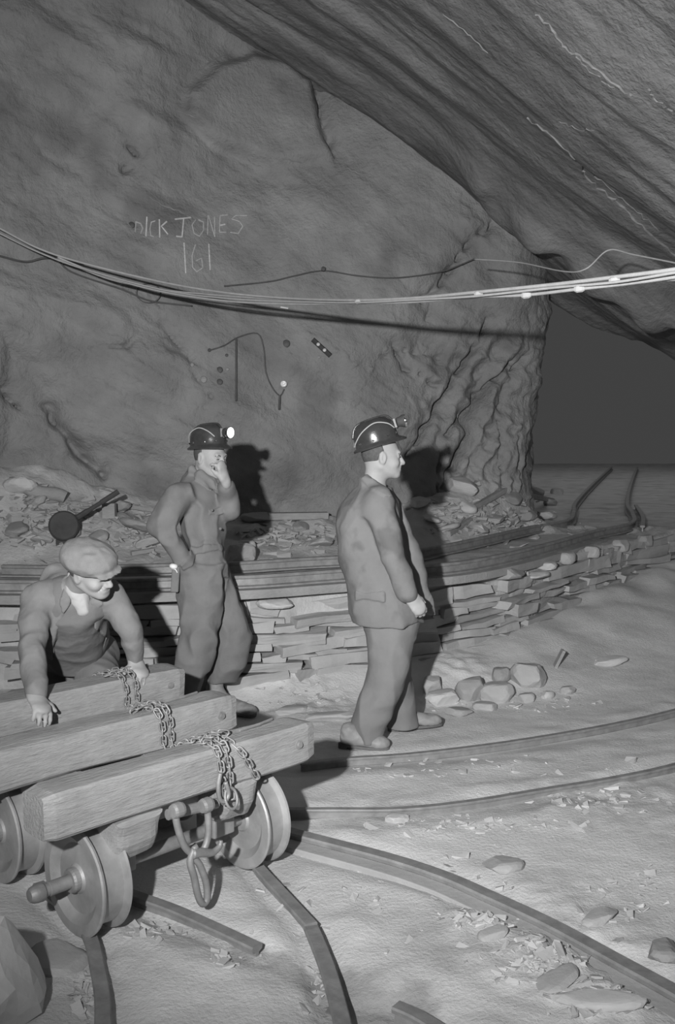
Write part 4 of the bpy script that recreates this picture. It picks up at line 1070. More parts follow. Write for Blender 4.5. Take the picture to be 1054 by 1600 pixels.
def head(S, c, f, u, neck, g=1.0, smile=0, nose=1.0):
    c = A_(c); f, u, r = frame(f, u); ax = [f, r, u]
    def q(a, b, d): return c+(f*a+r*b+u*d)*g
    S.ell(q(-.012, 0, .020), A_((.098, .075, .098))*g, ax, .02)
    S.ell(q(.030, 0, -.030), A_((.062, .059, .085))*g, ax, .03)
    S.ell(q(.038, 0, -.078), A_((.050, .045, .036))*g, ax, .03)
    S.ell(q(.080, 0, -.100), A_((.018, .022, .018))*g, ax, .02)
    for s in (-1, 1):
        S.cone(q(-.012, .055*s, -.055), q(.070, .020*s, -.098), .017*g, .014*g, .03)
        S.ell(q(.058, .042*s, -.036), A_((.028, .022, .024))*g, ax, .02)
    S.cone(q(.082, -.034, .018), q(.082, .034, .018), .0125*g, .0125*g, .015)
    for s in (-1, 1):
        S.ell(q(.100, .031*s, -.004), A_((.016, .019, .013))*g, ax, .012, 's')
        S.ell(q(.076, .031*s, -.005), A_((.0135, .0145, .0125))*g, ax, .003)
        S.cone(q(.088, .018*s, .001), q(.082, .044*s, .000), .0035*g, .003*g, .004)
    S.cone(q(.088, 0, .010), q(.112*1, 0, -.036), .008*g, .0125*g*nose, .012)
    for s in (-1, 1): S.ell(q(.100, .012*s, -.042), A_((.011, .008, .008))*g, ax, .006)
    S.ell(q(.080, 0, -.064), A_((.022, .028, .022))*g, ax, .015)
    S.cone(q(.094, -.016, -.061+.004*smile), q(.094, .016, -.061+.004*smile), .0065*g, .0065*g, .006)
    S.cone(q(.092, -.015, -.075), q(.092, .015, -.075), .0075*g, .0075*g, .006)
    for s in (-1, 1): S.cone(q(.104, 0, -.068), q(.088, .026*s, -.067+.008*smile), .0026*g, .002*g, .003, 's')
    if smile:
        for s in (-1, 1): S.cone(q(.090, .020*s, -.040), q(.078, .036*s, -.066), .003*g, .003*g, .005, 's')
    for s in (-1, 1):
        S.ell(q(-.008, .077*s, -.012), A_((.020, .009, .033))*g, ax, .008)
        S.ell(q(-.004, .086*s, -.010), A_((.010, .006, .020))*g, ax, .005, 's')
        S.cone(q(-.022, .080*s, .010), q(-.010, .080*s, .020), .005*g, .005*g, .006)
    S.cone(q(-.030, 0, -.035), neck, .054*g, .060*g, .03)
    return c, f, u, r
def hand(S, w, d, n, t, curl=(.5, .5, .4), spread=.0, g=1.0, thumb=(.6, .7, .35), idx=None):
    """w wrist, d finger direction, n palm normal (the way the fingers curl), t thumb side"""
    w = A_(w); d = unit(d); n = A_(n); n = unit(n-d*(n@d)); t0 = np.cross(n, d); t = t0 if t0@A_(t) > 0 else -t0
    S.cone(w-d*.03, w+d*.02, .028*g, .030*g, .02, sq=(n, 1.3))
    S.cone(w+d*.018, w+d*.076, .036*g, .041*g, .02, sq=(n, 2.2))
    ln = (.072, .080, .075, .058)
    for i in range(4):
        lat = (.030, .0105, -.010, -.029)[i]*g
        p = w+d*(.080-.004*abs(i-1))*g+t*lat; dd = unit(d+t*spread*(1.5-i)*.35)
        cur = idx[i] if idx else curl
        L = ln[i]*g; rr = .0092*g; pts = [p-d*.02*g, p]; ang = 0
        for j, k_ in enumerate((.45, .31, .24)):
            ang += cur[j]; v = dd*math.cos(ang)+n*math.sin(ang); p = p+v*L*k_; pts.append(p)
        S.chain(pts, [rr*1.1, rr*1.08, rr, rr*.92, rr*.80], .006)
        S.ell(pts[1]-n*.002, (.0105*g,)*3, None, .006)
    b = w+d*.022*g+t*.026*g+n*.006; v = unit(d*thumb[0]+t*thumb[1]+n*thumb[2]); m = b+v*.038*g; v2 = unit(v+d*.5+n*.2); e = m+v2*.032*g
    S.chain([b-v*.01, m, e], [.017*g, .012*g, .0088*g], .014)
def shoe(parent, root, heel, toe, name='boot', h=.10, lift=0, high=False, m='boot'):
    a, b = A_(heel), A_(toe); d = b-a; L = np.linalg.norm(d); f = d/L; up_ = unit(np.array([0, 0, 1])-f*f[2]); s = np.cross(f, up_)
    S = SDF(); ax = [f, s, up_]
    S.cone(a+f*.045+up_*.038, a+f*.10+up_*.036, .034, .033, .02)
    S.cone(a+f*.10+up_*.034, a+f*(L-.05)+up_*.030, .033, .036, .03, sq=(up_, 1.15))
    S.ell(a+f*(L-.065)+up_*.030, (.066, .047, .036), ax, .02)
    S.cone(a+f*.055+up_*.05, a+f*.05+up_*h, .034, .042, .03)
    S.cone(a+f*.07+up_*h*.9, a+f*(L-.12)+up_*.045, .030, .026, .04)
    if high: S.cone(a+f*.05+up_*h, a+f*.045+up_*(h+.07), .044, .047, .02)
    S.cone(a+f*.12+up_*.078, a+f*.17+up_*.062, .018, .018, .01)
    def flat(P): return -(((P-a)@up_)-.012)
    S.fn_(lambda P: ((P-a)@up_)-.012, (a+b)/2, L, .004)
    S.disp = folds(.0025, 22, (1, 1, 1), 3, .0008)
    lo = np.minimum(a, b)-.09; hi = np.maximum(a, b)+A_((.09, .09, h+.14))
    o = sobj(name, S, lo, hi, .0045, M[m], parent, root)
    mb = MB(); out = []
    for i in range(28):
        t_ = 2*math.pi*i/28; x = .5-.5*math.cos(t_); y = math.sin(t_)
        wdt = (.036+.012*math.sin(max(0, (x-.3))*math.pi*1.1))
        out.append((x*L*1.0, y**1 * wdt * (abs(y)**-.25 if abs(y) > .01 else 1)))
    V = []; n_ = len(out)
    for z in (0, .014):
        for x, y in out: V.append(a+f*x+s*y+up_*z-A_(root))
    mb.add(V, [[i, (i+1) % n_, n_+(i+1) % n_, n_+i] for i in range(n_)]+[list(range(n_))[::-1], [n_+i for i in range(n_)]])
    V = []
    for z in (-.014, .002):
        for x, y in [o_ for o_ in out if o_[0] < .075]+[(.075, -.038)]: V.append(a+f*x+s*y+up_*z-A_(root))
    k = len(V)//2; mb.add(V, [[i, (i+1) % k, k+(i+1) % k, k+i] for i in range(k)]+[list(range(k))[::-1], [k+i for i in range(k)]])
    mb.build('sole', M['bootd'], o)
    return o
def helmet(parent, root, c, f, u, lit=True, tilt=0, g=1.0):
    c = A_(c)-A_(root); f, u, r = frame(f, u); prof = [(1.14, -.004), (1.16, .003), (1.13, .008), (1.04, .014), (1.01, .022), (1.005, .045), (.97, .075), (.88, .103), (.70, .125), (.45, .138), (.2, .143), (.001, .144)]
    n = 48; V = []
    for j, (k, h) in enumerate(prof):
        for i in range(n):
            a = 2*math.pi*i/n; ca, sa = math.cos(a), math.sin(a); e = 1
            if k > 1.06: e = 1+.16*max(0, ca)**2+.02*max(0, -ca)
            dz = -.012*max(0, ca)*(k > 1.1)
            rdg = 1+.012*(abs(sa) < .16)*(k < 1)
            V.append(c+(f*.118*ca+r*.096*sa)*k*e*g*rdg+u*(h*g*(1+.03*(abs(sa) < .2)*(k < .9))+dz))
    Fc = []
    for j in range(len(prof)-1):
        for i in range(n): Fc.append([j*n+i, j*n+(i+1) % n, (j+1)*n+(i+1) % n, (j+1)*n+i])
    Fc.append([(len(prof)-1)*n+i for i in range(n)]); Fc.append([i for i in range(n)][::-1])
    o = obj('helmet', np.array(V), Fc, M['helmet'], parent, smooth=True); o.modifiers.new('split', 'EDGE_SPLIT').split_angle = math.radians(40)
    def hp(a, k, h, out=0): ca, sa = math.cos(a), math.sin(a); v = f*.118*ca+r*.096*sa; return Vector(c+v*k*g+unit(v)*out+u*h*g)
    for a in (.5, 1.1, 1.8, 2.5):
        for s in (-1, 1):
            mb = MB(); p = hp(a*s, 1.0, .034, .002); mb.lathe([(0, 0), (.006, 0), (.005, .004), (0, .005)], Vector(unit(np.array(p)-c-u*.034)), p, 8); mb.build('rivet', M['chrome'], o)
    for s in (-1, 1):   # cable hooks and cord over the crown
        mb = MB(); pts = spline([hp(.55*s, .99, .06, .006), hp(.9*s, .93, .095, .008), hp(1.5*s, .80, .118, .006), hp(2.2*s, .92, .092, .008), hp(2.7*s, 1.0, .05, .008), hp(2.9*s, 1.03, .028, .008)], 6); mb.tube(pts, .0035, 6); mb.build('lamp_cord', M['cable'] if s > 0 else M['iron'], o, smooth=True)
    mb = MB(); mb.tube(spline([hp(0, 1.02, .05, .01), hp(0, .88, .11, .006), hp(0, .5, .14, .008), hp(math.pi, .6, .135, .006), hp(math.pi, .98, .07, .006)], 6), .006, 6); mb.build('crown_ridge', M['helmet'], o, smooth=True)
    b = hp(0, 1.0, .082, .006); fd = unit(f-u*.10)
    mb = MB(); mb.box(b-Vector(f*.003), (.03, .012, .05), Matrix((Vector(r), Vector(f), Vector(u))).transposed()); mb.build('lamp_bracket', M['iron'], o, bevel=.002)
    b = Vector(A_(b)+f*.008)
    mb = MB(); mb.lathe([(0, 0), (.020, 0), (.026, .006), (.028, .02), (.034, .034), (.036, .040), (.036, .050), (.031, .052), (.029, .046), (.0, .040)], Vector(fd), b, 28)
    l = mb.build('headlamp', M['black'], o, smooth=True); l.modifiers.new('split', 'EDGE_SPLIT').split_angle = math.radians(40)
    # sub-part of the helmet: keep the lens in the lamp's own mesh as a second material
    l.data.materials.append(M['lens'] if lit else M['glass']); l.data.materials.append(M['chrome'])
    for p in l.data.polygons:
        ring = min(p.vertices)//28
        if ring >= 8: p.material_index = 1
        elif ring in (5, 6, 7): p.material_index = 2
    return o
def prism(poly, ymax, sc_=300.0):
    a = A_(poly)
    def fn(P):
        x, y = proj(P); Q = np.stack([x, y], -1); ins = inside(Q, [tuple(p) for p in a]); d = np.full(len(P), 1e9)
        for p, q in zip(a, np.roll(a, -1, 0)):
            e = q-p; t = np.clip(((Q-p)@e)/(e@e), 0, 1); d = np.minimum(d, np.linalg.norm(Q-p-t[:, None]*e, axis=1))
        return np.maximum(np.where(ins, -d, d)/sc_, P[:, 1]-ymax)
    return fn
def proj(P):
    q = P-A_((0, 0, CAMZ)); zc_ = q[:, 1]*_cp-q[:, 2]*_sp; yc = q[:, 1]*_sp+q[:, 2]*_cp
    return 527+F*q[:, 0]/zc_, 800-F*yc/zc_
def overlay(K, polys, y, th=.010):
    """raise flaps, lapels and pockets of the given outline by the thickness of the cloth"""
    base = SDF(); base.p = list(K.p)
    for poly in polys:
        f = prism(poly, y+.02); c = np.mean([A_(aty(px, py, y-.1)) for px, py in poly], 0)
        R = max(np.linalg.norm(A_(aty(px, py, y-.1))-c) for px, py in poly)+.25
        K.fn_(lambda P, f=f: np.maximum(base(P)-th, f(P)), c, R, .003, 'u')
def face_bits(parent, root, c, f, u, g=1.0):
    c = A_(c)-A_(root); f, u, r = frame(f, u)
    q = lambda a, b, d: Vector(c+(f*a+r*b+u*d)*g)
    for s in (-1, 1):
        mb = MB(); mb.tube([q(.0905, .022*s, -.004), q(.0915, .031*s, -.0035), q(.087, .040*s, -.005)], [.0018, .0038, .0018], 6); mb.build('eye', M['hair'], parent, smooth=True)
        mb = MB(); mb.tube(spline([q(.094, .016*s, .014), q(.093, .032*s, .019), q(.080, .047*s, .013)], 4), .0033, 6); mb.build('eyebrow', M['hair'], parent, smooth=True)
def strand_hair(S, c, f, u, g=1.0):
    c = A_(c); f, u, r = frame(f, u); ax = [f, r, u]
    S.ell(c+(f*-.018+u*.022)*g, A_((.098, .079, .098))*g, ax, .01)
    S.fn_(lambda P: ((P-c)@(-f))+.010*g-.35*((P-c)@u), c, .3, .01)      # keep the back only
    S.fn_(lambda P: ((P-c)@u)+.055*g, c-u*.1, .3, .01)
# ---------------------------------------------------------------- the walking man in the pale jacket
def J(px, py, y): return A_(aty(px, py, y))
def bounds(pts, m=.14): return np.min(pts, 0)-m, np.max(pts, 0)+m
def walker():
    root = A_((.20, 5.18, 0)); S = SDF()
    hc = J(597, 712, 5.17); f = (1, .10, -.02); u = (.06, 0, 1)
    head(S, hc, f, u, J(583, 765, 5.18), 1.0, nose=1.1)
    sh_n, sh_f = J(590, 790, 4.99), J(580, 788, 5.36)
    el, wr = J(613, 868, 4.93), J(637, 929, 4.93)
    S.cone(J(584, 770, 5.18), J(584, 800, 5.18), .06, .11, .05)
    S.cone(sh_n, sh_f, .055, .055, .05); S.cone(J(584, 810, 5.18), J(598, 945, 5.18), .13, .13, .05)
    S.chain([sh_n, el, wr], [.05, .042, .028], .03); S.chain([sh_f, J(610, 868, 5.42), J(640, 925, 5.40)], [.05, .042, .03], .03)
    S.chain([J(605, 955, 5.10), J(606, 1055, 5.06), J(566, 1135, 5.03), J(552, 1155, 5.03)], [.085, .06, .042, .035], .04)
    S.chain([J(612, 955, 5.25), J(622, 1055, 5.29), J(628, 1120, 5.32), J(625, 1142, 5.32)], [.08, .055, .04, .035], .04)
    # near hand relaxed against the jacket, fingers pointing to lower right
    hand(S, J(640, 931, 4.925), J(663, 962, 4.92)-J(640, 931, 4.925), (-.35, .9, -.1), (.7, 0, .7), (.35, .55, .4), g=.98, thumb=(.8, .45, .3))
    hand(S, J(645, 930, 5.40), (.45, 0, -.9), (-.9, 0, -.4), (.3, -1, 0), (.4, .6, .4), g=.95)
    lo, hi = (root[0]-.42, 4.78, 0.02), (root[0]+.48, 5.62, 1.86)
    body = sobj('person', S, lo, hi, .0045, M['skin'], None, root)
    tag(body, 'person walking right in a pale long work jacket, loose trousers and dark helmet with lamp', 'person')
    H = SDF(); strand_hair(H, hc, f, u); sobj('hair', H, hc-.16, hc+.16, .005, M['hair'], body, root)
    # jacket
    K = SDF()
    K.loft([(752, 568, 596, 5.18, .075), (762, 556, 608, 5.18, .12), (772, 545, 616, 5.18, .17), (790, 531, 621, 5.18, .20), (815, 525, 624, 5.17, .205), (850, 527, 629, 5.16, .20), (880, 531, 636, 5.15, .19), (910, 536, 644, 5.15, .185),
            (940, 543, 653, 5.14, .185), (960, 548, 660, 5.14, .19), (971, 552, 661, 5.14, .19)], .02, sharp=2.3)
    K.cone(sh_n+A_((.0, .01, .0)), sh_f, .075, .075, .06)
    K.chain([sh_n, el, wr-A_((.003, 0, -.012))], [.082, .066, .050], .022)
    K.chain([sh_f, J(612, 868, 5.42), J(640, 920, 5.40)], [.08, .065, .05], .03)
    K.cone(J(573, 752, 5.12), J(602, 768, 5.10), .026, .018, .05); K.cone(J(571, 752, 5.24), J(598, 768, 5.26), .026, .02, .05)
    K.loft([(762, 588, 611, 5.28, .05), (780, 590, 623, 5.29, .055), (805, 592, 635, 5.30, .055), (840, 600, 650, 5.30, .05), (880, 605, 661, 5.30, .05), (920, 612, 670, 5.30, .05), (945, 620, 675, 5.30, .045), (960, 625, 677, 5.30, .045)], .02, sharp=2.4)
    ln = [J(x, y, 5.0) for x, y in ((616, 776), (621, 800), (626, 835), (633, 870), (643, 900), (655, 925), (662, 945), (661, 972))]
    K.cone(J(540, 905, 5.0), J(551, 965, 5.0), .006, .010, .02, 's')       # torn vent at the back
    for a, b in zip(ln[:-1], ln[1:]): K.cone(a+A_((0, .02, 0)), b+A_((0, .02, 0)), .007, .007, .01, 's')
    K.fn_(lambda P: np.linalg.norm((P-A_(hc))/A_((.085, .085, .16)), axis=1)*.085-.085, hc, .2, .01)
    # cuff opening and pocket line
    K.cone(J(560, 935, 4.90), J(575, 958, 4.90), .004, .004, .01, 's')
    overlay(K, [[(566, 748), (574, 742), (600, 758), (612, 775), (600, 778), (580, 765)], [(556, 925), (598, 928), (600, 940), (556, 938)]], 5.1)
    K.disp = folds(.013, 6, (1, 1, .5), 2, .0012)
    jk = sobj('jacket', K, (root[0]-.42, 4.76, .60), (root[0]+.50, 5.62, 1.56), .0065, M['jacket'], body, root)
    # trousers
    T_ = SDF()
    T_.loft([(945, 566, 655, 5.16, .15), (975, 570, 652, 5.16, .15), (990, 574, 650, 5.16, .14)], .02)
    T_.loft([(955, 566, 650, 5.10, .12), (1000, 573, 643, 5.09, .12), (1040, 577, 640, 5.08, .115), (1070, 570, 632, 5.06, .11), (1095, 559, 620, 5.05, .105), (1120, 547, 609, 5.05, .10), (1136, 543, 602, 5.05, .09), (1148, 553, 598, 5.05, .08), (1156, 566, 594, 5.04, .07)], .03)
    T_.loft([(955, 580, 652, 5.26, .11), (1000, 592, 646, 5.27, .105), (1050, 600, 643, 5.29, .10), (1085, 602, 646, 5.31, .095), (1115, 602, 651, 5.32, .09), (1138, 603, 656, 5.32, .085), (1149, 606, 655, 5.32, .08)], .015)
    T_.disp = folds(.014, 6, (1, 1, .3), 12, .001)
    sobj('trousers', T_, (root[0]-.32, 4.85, .03), (root[0]+.35, 5.5, .85), .0065, M['trouser'], body, root)
    helmet(body, root, hc+A_((-.022, 0, .058)), (1, .08, .34), (-.28, 0, 1), lit=False)
    face_bits(body, root, hc, f, u)
    ga = gz(.15, 5.0)
    shoe(body, root, J(528, 1166, 5.03)*A_((1, 1, 0))+A_((0, 0, ga+.016)), J(608, 1176, 5.0)*A_((1, 1, 0))+A_((0, 0, ga+.004)), 'shoe', .085)
    shoe(body, root, J(605, 1147, 5.33)*A_((1, 1, 0))+A_((0, 0, ga+.012)), J(690, 1143, 5.37)*A_((1, 1, 0))+A_((0, 0, ga+.022)), 'shoe', .085)
walker()

# ---------------------------------------------------------------- the smiling man in the boiler suit, hand to mouth
def smiler():
    root = A_((-.80, 5.66, 0)); S = SDF()
    hc = J(329, 714, 5.67); f = (.80, -.60, -.10); u = (.05, 0, 1)
    head(S, hc, f, u, J(312, 755, 5.72), 1.0, smile=1)
    shr, shl = J(280, 775, 5.52), J(330, 775, 5.86)
    S.cone(J(312, 758, 5.72), J(312, 790, 5.70), .055, .10, .05); S.cone(shr, shl, .05, .05, .05)
    S.cone(J(318, 790, 5.72), J(320, 880, 5.70), .085, .085, .05)
    S.chain([shr, J(249, 824, 5.46), J(281, 870, 5.46)], [.05, .042, .03], .03)
    wl = J(352, 752, 5.53)
    S.chain([shl, J(357, 800, 5.74), wl], [.05, .042, .028], .03)
    S.chain([J(305, 885, 5.60), J(318, 985, 5.52), J(292, 1075, 5.56)], [.085, .06, .045], .04)
    S.chain([J(328, 885, 5.74), J(362, 985, 5.70), J(333, 1078, 5.77)], [.085, .06, .045], .04)
    hand(S, wl+A_((-.002, -.01, .012)), J(344, 722, 5.50)-wl, (-.8, .35, .2), (-.3, -.9, .1), (1.2, 1.3, .7), g=.95, thumb=(.8, .3, .5), idx=[(.55, .75, .5), (.9, 1.1, .6), (1.1, 1.2, .6), (1.2, 1.2, .6)])
    hand(S, J(284, 872, 5.50), (.5, .35, -.8), (.3, 1, 0), (.5, -.5, .5), (.4, .5, .4), g=.9)
    lo, hi = (root[0]-.42, 5.28, .02), (root[0]+.42, 6.05, 1.84)
    body = sobj('person', S, lo, hi, .0045, M['skin'], None, root)
    tag(body, 'person in a dusty boiler suit and helmet with bright lamp, hand raised to smiling mouth', 'person')
    H = SDF(); strand_hair(H, hc, f, u); sobj('hair', H, hc-.16, hc+.16, .005, M['hair'], body, root)
    K = SDF()
    K.loft([(735, 292, 318, 5.74, .06), (748, 285, 327, 5.72, .09), (760, 276, 336, 5.71, .14), (775, 274, 341, 5.70, .17), (800, 280, 348, 5.69, .165), (830, 286, 352, 5.68, .15), (845, 292, 349, 5.67, .14), (856, 300, 345, 5.66, .13), (866, 300, 345, 5.66, .13)], .02)
    K.cone(shr, shl, .066, .066, .06)
    K.chain([shr, J(251, 822, 5.46), J(279, 864, 5.45)], [.082, .072, .050], .03)
    K.chain([shl, J(357, 797, 5.75), J(353, 762, 5.57)], [.075, .066, .047], .025)
    K.ell(J(358, 790, 5.66), (.066, .06, .088), None, .03)
    K.cone(J(301, 733, 5.66), J(330, 752, 5.60), .020, .018, .03); K.cone(J(330, 752, 5.60), J(337, 768, 5.58), .018, .012, .015); K.cone(J(300, 732, 5.78), J(325, 746, 5.78), .024, .02, .04)
    K.cone(J(296, 794, 5.42), J(283, 815, 5.46), .008, .008, .03, 's'); K.cone(J(283, 815, 5.46), J(302, 852, 5.48), .008, .008, .03, 's')
    for x, y in ((338, 800), (327, 798)): K.cone(J(x, y, 5.54), J(x+12, y-6, 5.52), .003, .003, .006, 's')
    K.cone(J(342, 770, 5.55), J(352, 838, 5.53), .004, .004, .008, 's')
    K.fn_(lambda P: np.linalg.norm((P-A_(hc))/A_((.085, .085, .15)), axis=1)*.085-.085, hc, .2, .01)
    # trousers of the suit
    K.cone(J(286, 876, 5.47), J(300, 900, 5.50), .05, .05, .03)
    K.loft([(846, 299, 346, 5.66, .13), (866, 292, 349, 5.65, .14), (890, 275, 356, 5.65, .15), (900, 276, 355, 5.65, .13)], .03)
    K.loft([(880, 273, 350, 5.59, .10), (895, 272, 352, 5.58, .12), (920, 275, 351, 5.57, .12), (952, 280, 346, 5.56, .115), (985, 283, 342, 5.54, .115), (1003, 281, 340, 5.53, .11), (1030, 273, 335, 5.53, .11), (1050, 269, 325, 5.53, .105), (1070, 276, 314, 5.53, .10), (1082, 284, 308, 5.53, .09)], .03)
    K.loft([(880, 318, 352, 5.76, .08), (895, 320, 359, 5.76, .11), (915, 322, 368, 5.76, .12), (943, 325, 377, 5.75, .12), (970, 326, 387, 5.74, .12), (990, 326, 392, 5.74, .125), (1010, 326, 393, 5.74, .125), (1030, 324, 388, 5.74, .12), (1050, 323, 379, 5.74, .11), (1064, 325, 366, 5.75, .085)], .03)
    cut = [J(x, y, 5.46) for x, y in ((353, 882), (351, 914), (346, 952), (342, 1001), (337, 1030), (323, 1051), (308, 1081))]
    for a, b in zip(cut[:-1], cut[1:]): K.cone(a+A_((0, .12, 0)), b+A_((0, .12, 0)), .008, .008, .01, 's')
    overlay(K, [[(297, 722), (305, 729), (322, 742), (334, 752), (338, 766), (326, 764), (306, 748), (290, 732)], [(325, 796), (346, 793), (347, 802), (326, 806)], [(298, 856), (346, 850), (347, 858), (298, 866)], [(298, 868), (304, 868), (300, 884), (286, 892), (284, 884)]], 5.6)
    K.disp = folds(.013, 7.5, (1, 1, .55), 22, .0012)
    sobj('boiler_suit', K, (root[0]-.45, 5.22, .06), (root[0]+.45, 6.05, 1.60), .0065, M['overall'], body, root)
    mb = MB(); q0 = [J(x, y, 5.50)-root for x, y in ((298, 866), (322, 862), (346, 856))]
    for i, (x, y) in enumerate(((331, 797), (344, 826))):
        mb = MB(); p = Vector(J(x, y, 5.525)-root); mb.lathe([(0, -.004), (.008, -.003), (.008, .004), (0, .005)], (.1, -1, 0), p, 10); mb.build('button', M['bootd'], body)
    helmet(body, root, hc+A_((-.012, .008, .052)), (.80, -.60, .08), (-.02, .02, 1), lit=True)
    face_bits(body, root, hc, f, u)
    g_ = gz(-.75, 5.7)
    shoe(body, root, (-.785, 5.75, g_+.016), (-.485, 5.61, g_+.008), 'boot', .11, high=True)
    g_ = gz(-.95, 5.5)
    shoe(body, root, (-.98, 5.56, g_+.016), (-.74, 5.42, g_+.008), 'boot', .11, high=True)
    # bright metal cap and pouch hanging at the hip
    P0 = J(271, 885, 5.42)-root
    pouch = MB(); pouch.box(Vector(J(274, 905, 5.44)-root), (.045, .03, .15), Matrix.Rotation(.08, 3, 'Y')); pc = pouch.build('belt_pouch', M['overall'], body, bevel=.008)
    mb = MB(); mb.lathe([(0, -.012), (.018, -.012), (.024, -.004), (.024, .006), (.016, .014), (0, .016)], (.2, 0, 1), Vector(P0), 16); mb.build('metal_cap', M['porcelain'], pc, smooth=True)
    mb = MB(); mb.tube(spline([Vector(J(x, y, 5.41)-root) for x, y in ((268, 884), (268, 888), (274, 890), (277, 895))], 4), .003, 6); mb.build('lanyard', M['porcelain'], pc)
smiler()

# ---------------------------------------------------------------- the capped man bending over the wagon
def proj(P):
    q = P-A_((0, 0, CAMZ)); zc_ = q[:, 1]*_cp-q[:, 2]*_sp; yc = q[:, 1]*_sp+q[:, 2]*_cp
    return 527+F*q[:, 0]/zc_, 800-F*yc/zc_
def pusher():
    root = A_((-1.35, 4.9, 0)); S = SDF()
    hc = J(141, 889, 4.22); f = (.90, -.38, -.34); u = (.12, -.42, .90)
    nk = J(116, 924, 4.40)
    c, ff, uu, rr = head(S, hc, f, u, nk, 1.0, smile=1, nose=1.15)
    shr, shl = J(58, 938, 4.36), J(172, 932, 4.44)
    elr, wrr = J(50, 1010, 4.20), J(56, 1088, 3.98)
    ell_, wrl = J(205, 985, 4.40), J(212, 1034, 4.46)
    S.cone(shr, shl, .05, .05, .06); S.cone(nk, J(118, 955, 4.5), .06, .10, .05)
    S.cone(J(116, 960, 4.5), J(122, 1035, 4.85), .12, .11, .05)
    S.chain([shr, elr, wrr], [.05, .043, .03], .03); S.chain([shl, ell_, wrl], [.05, .042, .03], .03)
    S.chain([J(100, 1035, 4.88), J(98, 1085, 4.72), A_((-1.45, 5.05, .10))], [.085, .06, .045], .04)
    S.chain([J(140, 1030, 4.88), J(158, 1068, 4.66), A_((-1.12, 5.1, .10))], [.085, .06, .045], .04)
    hand(S, wrr+A_((.0, -.01, .0)), J(70, 1112, 3.90)-wrr, (.2, -.5, -1), (1, .2, 0), (.5, .5, .3), g=1.0, thumb=(.6, .8, .2), spread=.3)
    hand(S, wrl, J(226, 1062, 4.36)-wrl, (.1, -.5, -1), (-1, .1, 0), (.45, .55, .3), g=1.0, thumb=(.6, .8, .2), spread=.3)
    lo, hi = (-2.05, 3.72, .04), (-.78, 5.3, 1.42)
    body = sobj('person', S, lo, hi, .0055, M['skin'], None, root)
    tag(body, 'person in flat cap, open jacket, waistcoat and white shirt leaning on the farthest wagon beam', 'person')
    H = SDF(); strand_hair(H, hc, f, u); sobj('hair', H, hc-.16, hc+.16, .005, M['hair'], body, root)
    CP = SDF(); ax = [ff, rr, uu]
    CP.ell(c-ff*.018+uu*.058, (.128, .112, .070), ax, .02); CP.ell(c-ff*.012+uu*.030, (.108, .090, .050), ax, .03)
    CP.ell(c+ff*.034+uu*.060, (.082, .088, .040), ax, .03)
    CP.ell(c+ff*.104+uu*.034-uu*0, (.050, .070, .009), [unit(ff-uu*.25), rr, unit(uu+ff*.25)], .010)
    CP.fn_(lambda P: ((P-c)@uu)-.012+.25*((P-c)@ff)-.03, c-uu*.1, .35, .008)
    CP.p[-1] = (lambda P: ((P-c)@uu)-.018-.08*((P-c)@ff), A_(c-uu*.1), .35, .008, 's')
    CP.disp = folds(.004, 14, (1, 1, 1), 31, .001)
    sobj('flat_cap', CP, c-.24, c+.24, .0055, M['tweedc'], body, root)
    # shirt, waistcoat, jacket
    SH = SDF(); SH.cone(J(120, 918, 4.34), J(129, 952, 4.34), .055, .035, .03); SH.cone(J(112, 900, 4.34), J(145, 921, 4.27), .020, .016, .012); SH.cone(J(106, 908, 4.44), J(113, 900, 4.36), .022, .02, .02); SH.disp = folds(.003, 14, (1, 1, 1), 41)
    sobj('shirt', SH, J(118, 930, 4.33)-.2, J(118, 930, 4.33)+.2, .005, M['shirt'], body, root)
    WC = SDF(); WC.cone(J(112, 950, 4.46), J(120, 1020, 4.72), .150, .145, .05); WC.cone(J(90, 935, 4.40), J(150, 935, 4.42), .09, .085, .06); WC.cone(J(106, 945, 4.38), J(122, 972, 4.38), .03, .03, .03); WC.cone(J(144, 945, 4.36), J(136, 968, 4.37), .03, .03, .03)
    vee = lambda P: None
    def Vcut(poly, ymax):
        a = A_(poly)
        def fn(P):
            x, y = proj(P); ins = inside(np.stack([x, y], -1), [tuple(p) for p in a]); Q = np.stack([x, y], -1)
            d = np.full(len(P), 1e9)
            for p, q in zip(a, np.roll(a, -1, 0)):
                e = q-p; t = np.clip(((Q-p)@e)/(e@e), 0, 1); d = np.minimum(d, np.linalg.norm(Q-p-t[:, None]*e, axis=1))
            d = np.where(ins, -d, d)/340.0
            return np.maximum(d, P[:, 1]-ymax)
        return fn
    WC.fn_(Vcut([(108, 885), (112, 915), (131, 958), (137, 940), (146, 915), (140, 885)], 4.60), J(125, 920, 4.4), .3, .004)
    for (x, y) in ((126, 975), (122, 992), (118, 1008)): WC.ell(J(x, y, 4.33+.0055*(y-950)), (.007, .007, .007), None, .003)
    WC.disp = folds(.006, 9, (1, .6, 1), 51)
    sobj('waistcoat', WC, (-1.85, 4.12, .50), (-.95, 5.0, 1.22), .006, M['waist'], body, root)
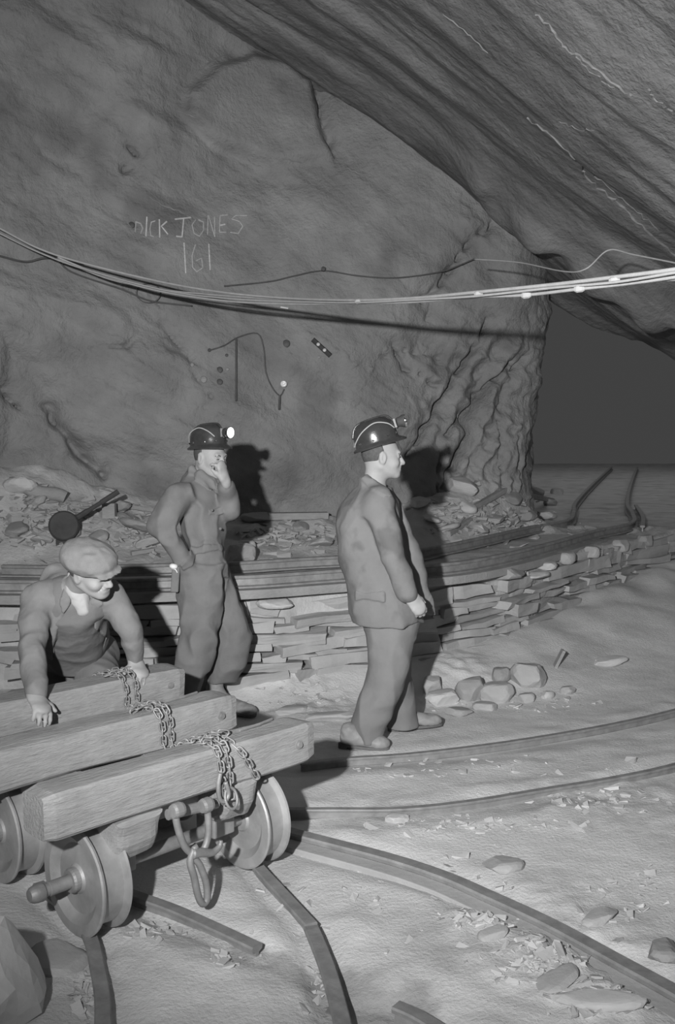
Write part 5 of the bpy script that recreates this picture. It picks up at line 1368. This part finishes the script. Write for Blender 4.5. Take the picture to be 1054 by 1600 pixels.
    JK = SDF(); JK.cone(J(110, 955, 4.50), J(116, 1025, 4.84), .180, .165, .05); JK.cone(shr+A_((.03, .0, .0)), shl-A_((.03, 0, 0)), .088, .084, .06)
    JK.cone(J(92, 905, 4.50), J(118, 912, 4.52), .075, .06, .06)
    JK.fn_(Vcut([(110, 870), (106, 925), (104, 945), (84, 1003), (80, 1075), (190, 1075), (182, 1006), (151, 984), (143, 945), (146, 918), (160, 870)], 4.62), J(120, 980, 4.5), .45, .006)
    JK.cone(J(107, 905, 4.38), J(102, 945, 4.35), .024, .024, .04); JK.cone(J(102, 945, 4.35), J(88, 990, 4.42), .024, .02, .04)
    JK.chain([shr, elr, wrr+A_((0, .01, .02))], [.072, .060, .046], .02); JK.chain([shl, ell_, wrl+A_((0, .0, .012))], [.070, .055, .042], .03)
    JK.fn_(lambda P: np.linalg.norm((P-A_(hc)), axis=1)-.10, hc, .2, .01)
    overlay(JK, [[(104, 902), (110, 912), (107, 945), (98, 958), (92, 944), (96, 920)], [(146, 918), (156, 926), (158, 944), (149, 956), (143, 944)]], 4.6, .012)
    JK.disp = folds(.012, 8, (1, 1, .7), 61, .0015)
    sobj('jacket', JK, (-2.1, 3.82, .48), (-.76, 5.15, 1.30), .0065, M['tweed'], body, root)
    face_bits(body, root, hc, f, u)
    TR = SDF(); TR.cone(J(106, 1030, 4.86), J(146, 1025, 4.86), .13, .13, .05)
    TR.chain([J(98, 1035, 4.86), J(90, 1085, 4.72), A_((-1.46, 5.05, .10))], [.12, .10, .085], .03)
    TR.chain([J(140, 1025, 4.84), J(155, 1068, 4.62), A_((-1.12, 5.1, .10))], [.125, .105, .085], .03)
    TR.disp = folds(.009, 7, (1, 1, .5), 71)
    sobj('trousers', TR, (-1.9, 4.4, .04), (-.78, 5.3, .96), .0075, M['waist'], body, root)
    shoe(body, root, (-1.55, 5.14, gz(-1.5, 5.1)+.012), (-1.36, 4.92, gz(-1.5, 5.1)+.004), 'boot', .11, high=True)
    shoe(body, root, (-1.20, 5.18, gz(-1.2, 5.1)+.012), (-1.02, 4.95, gz(-1.2, 5.1)+.004), 'boot', .11, high=True)
pusher()
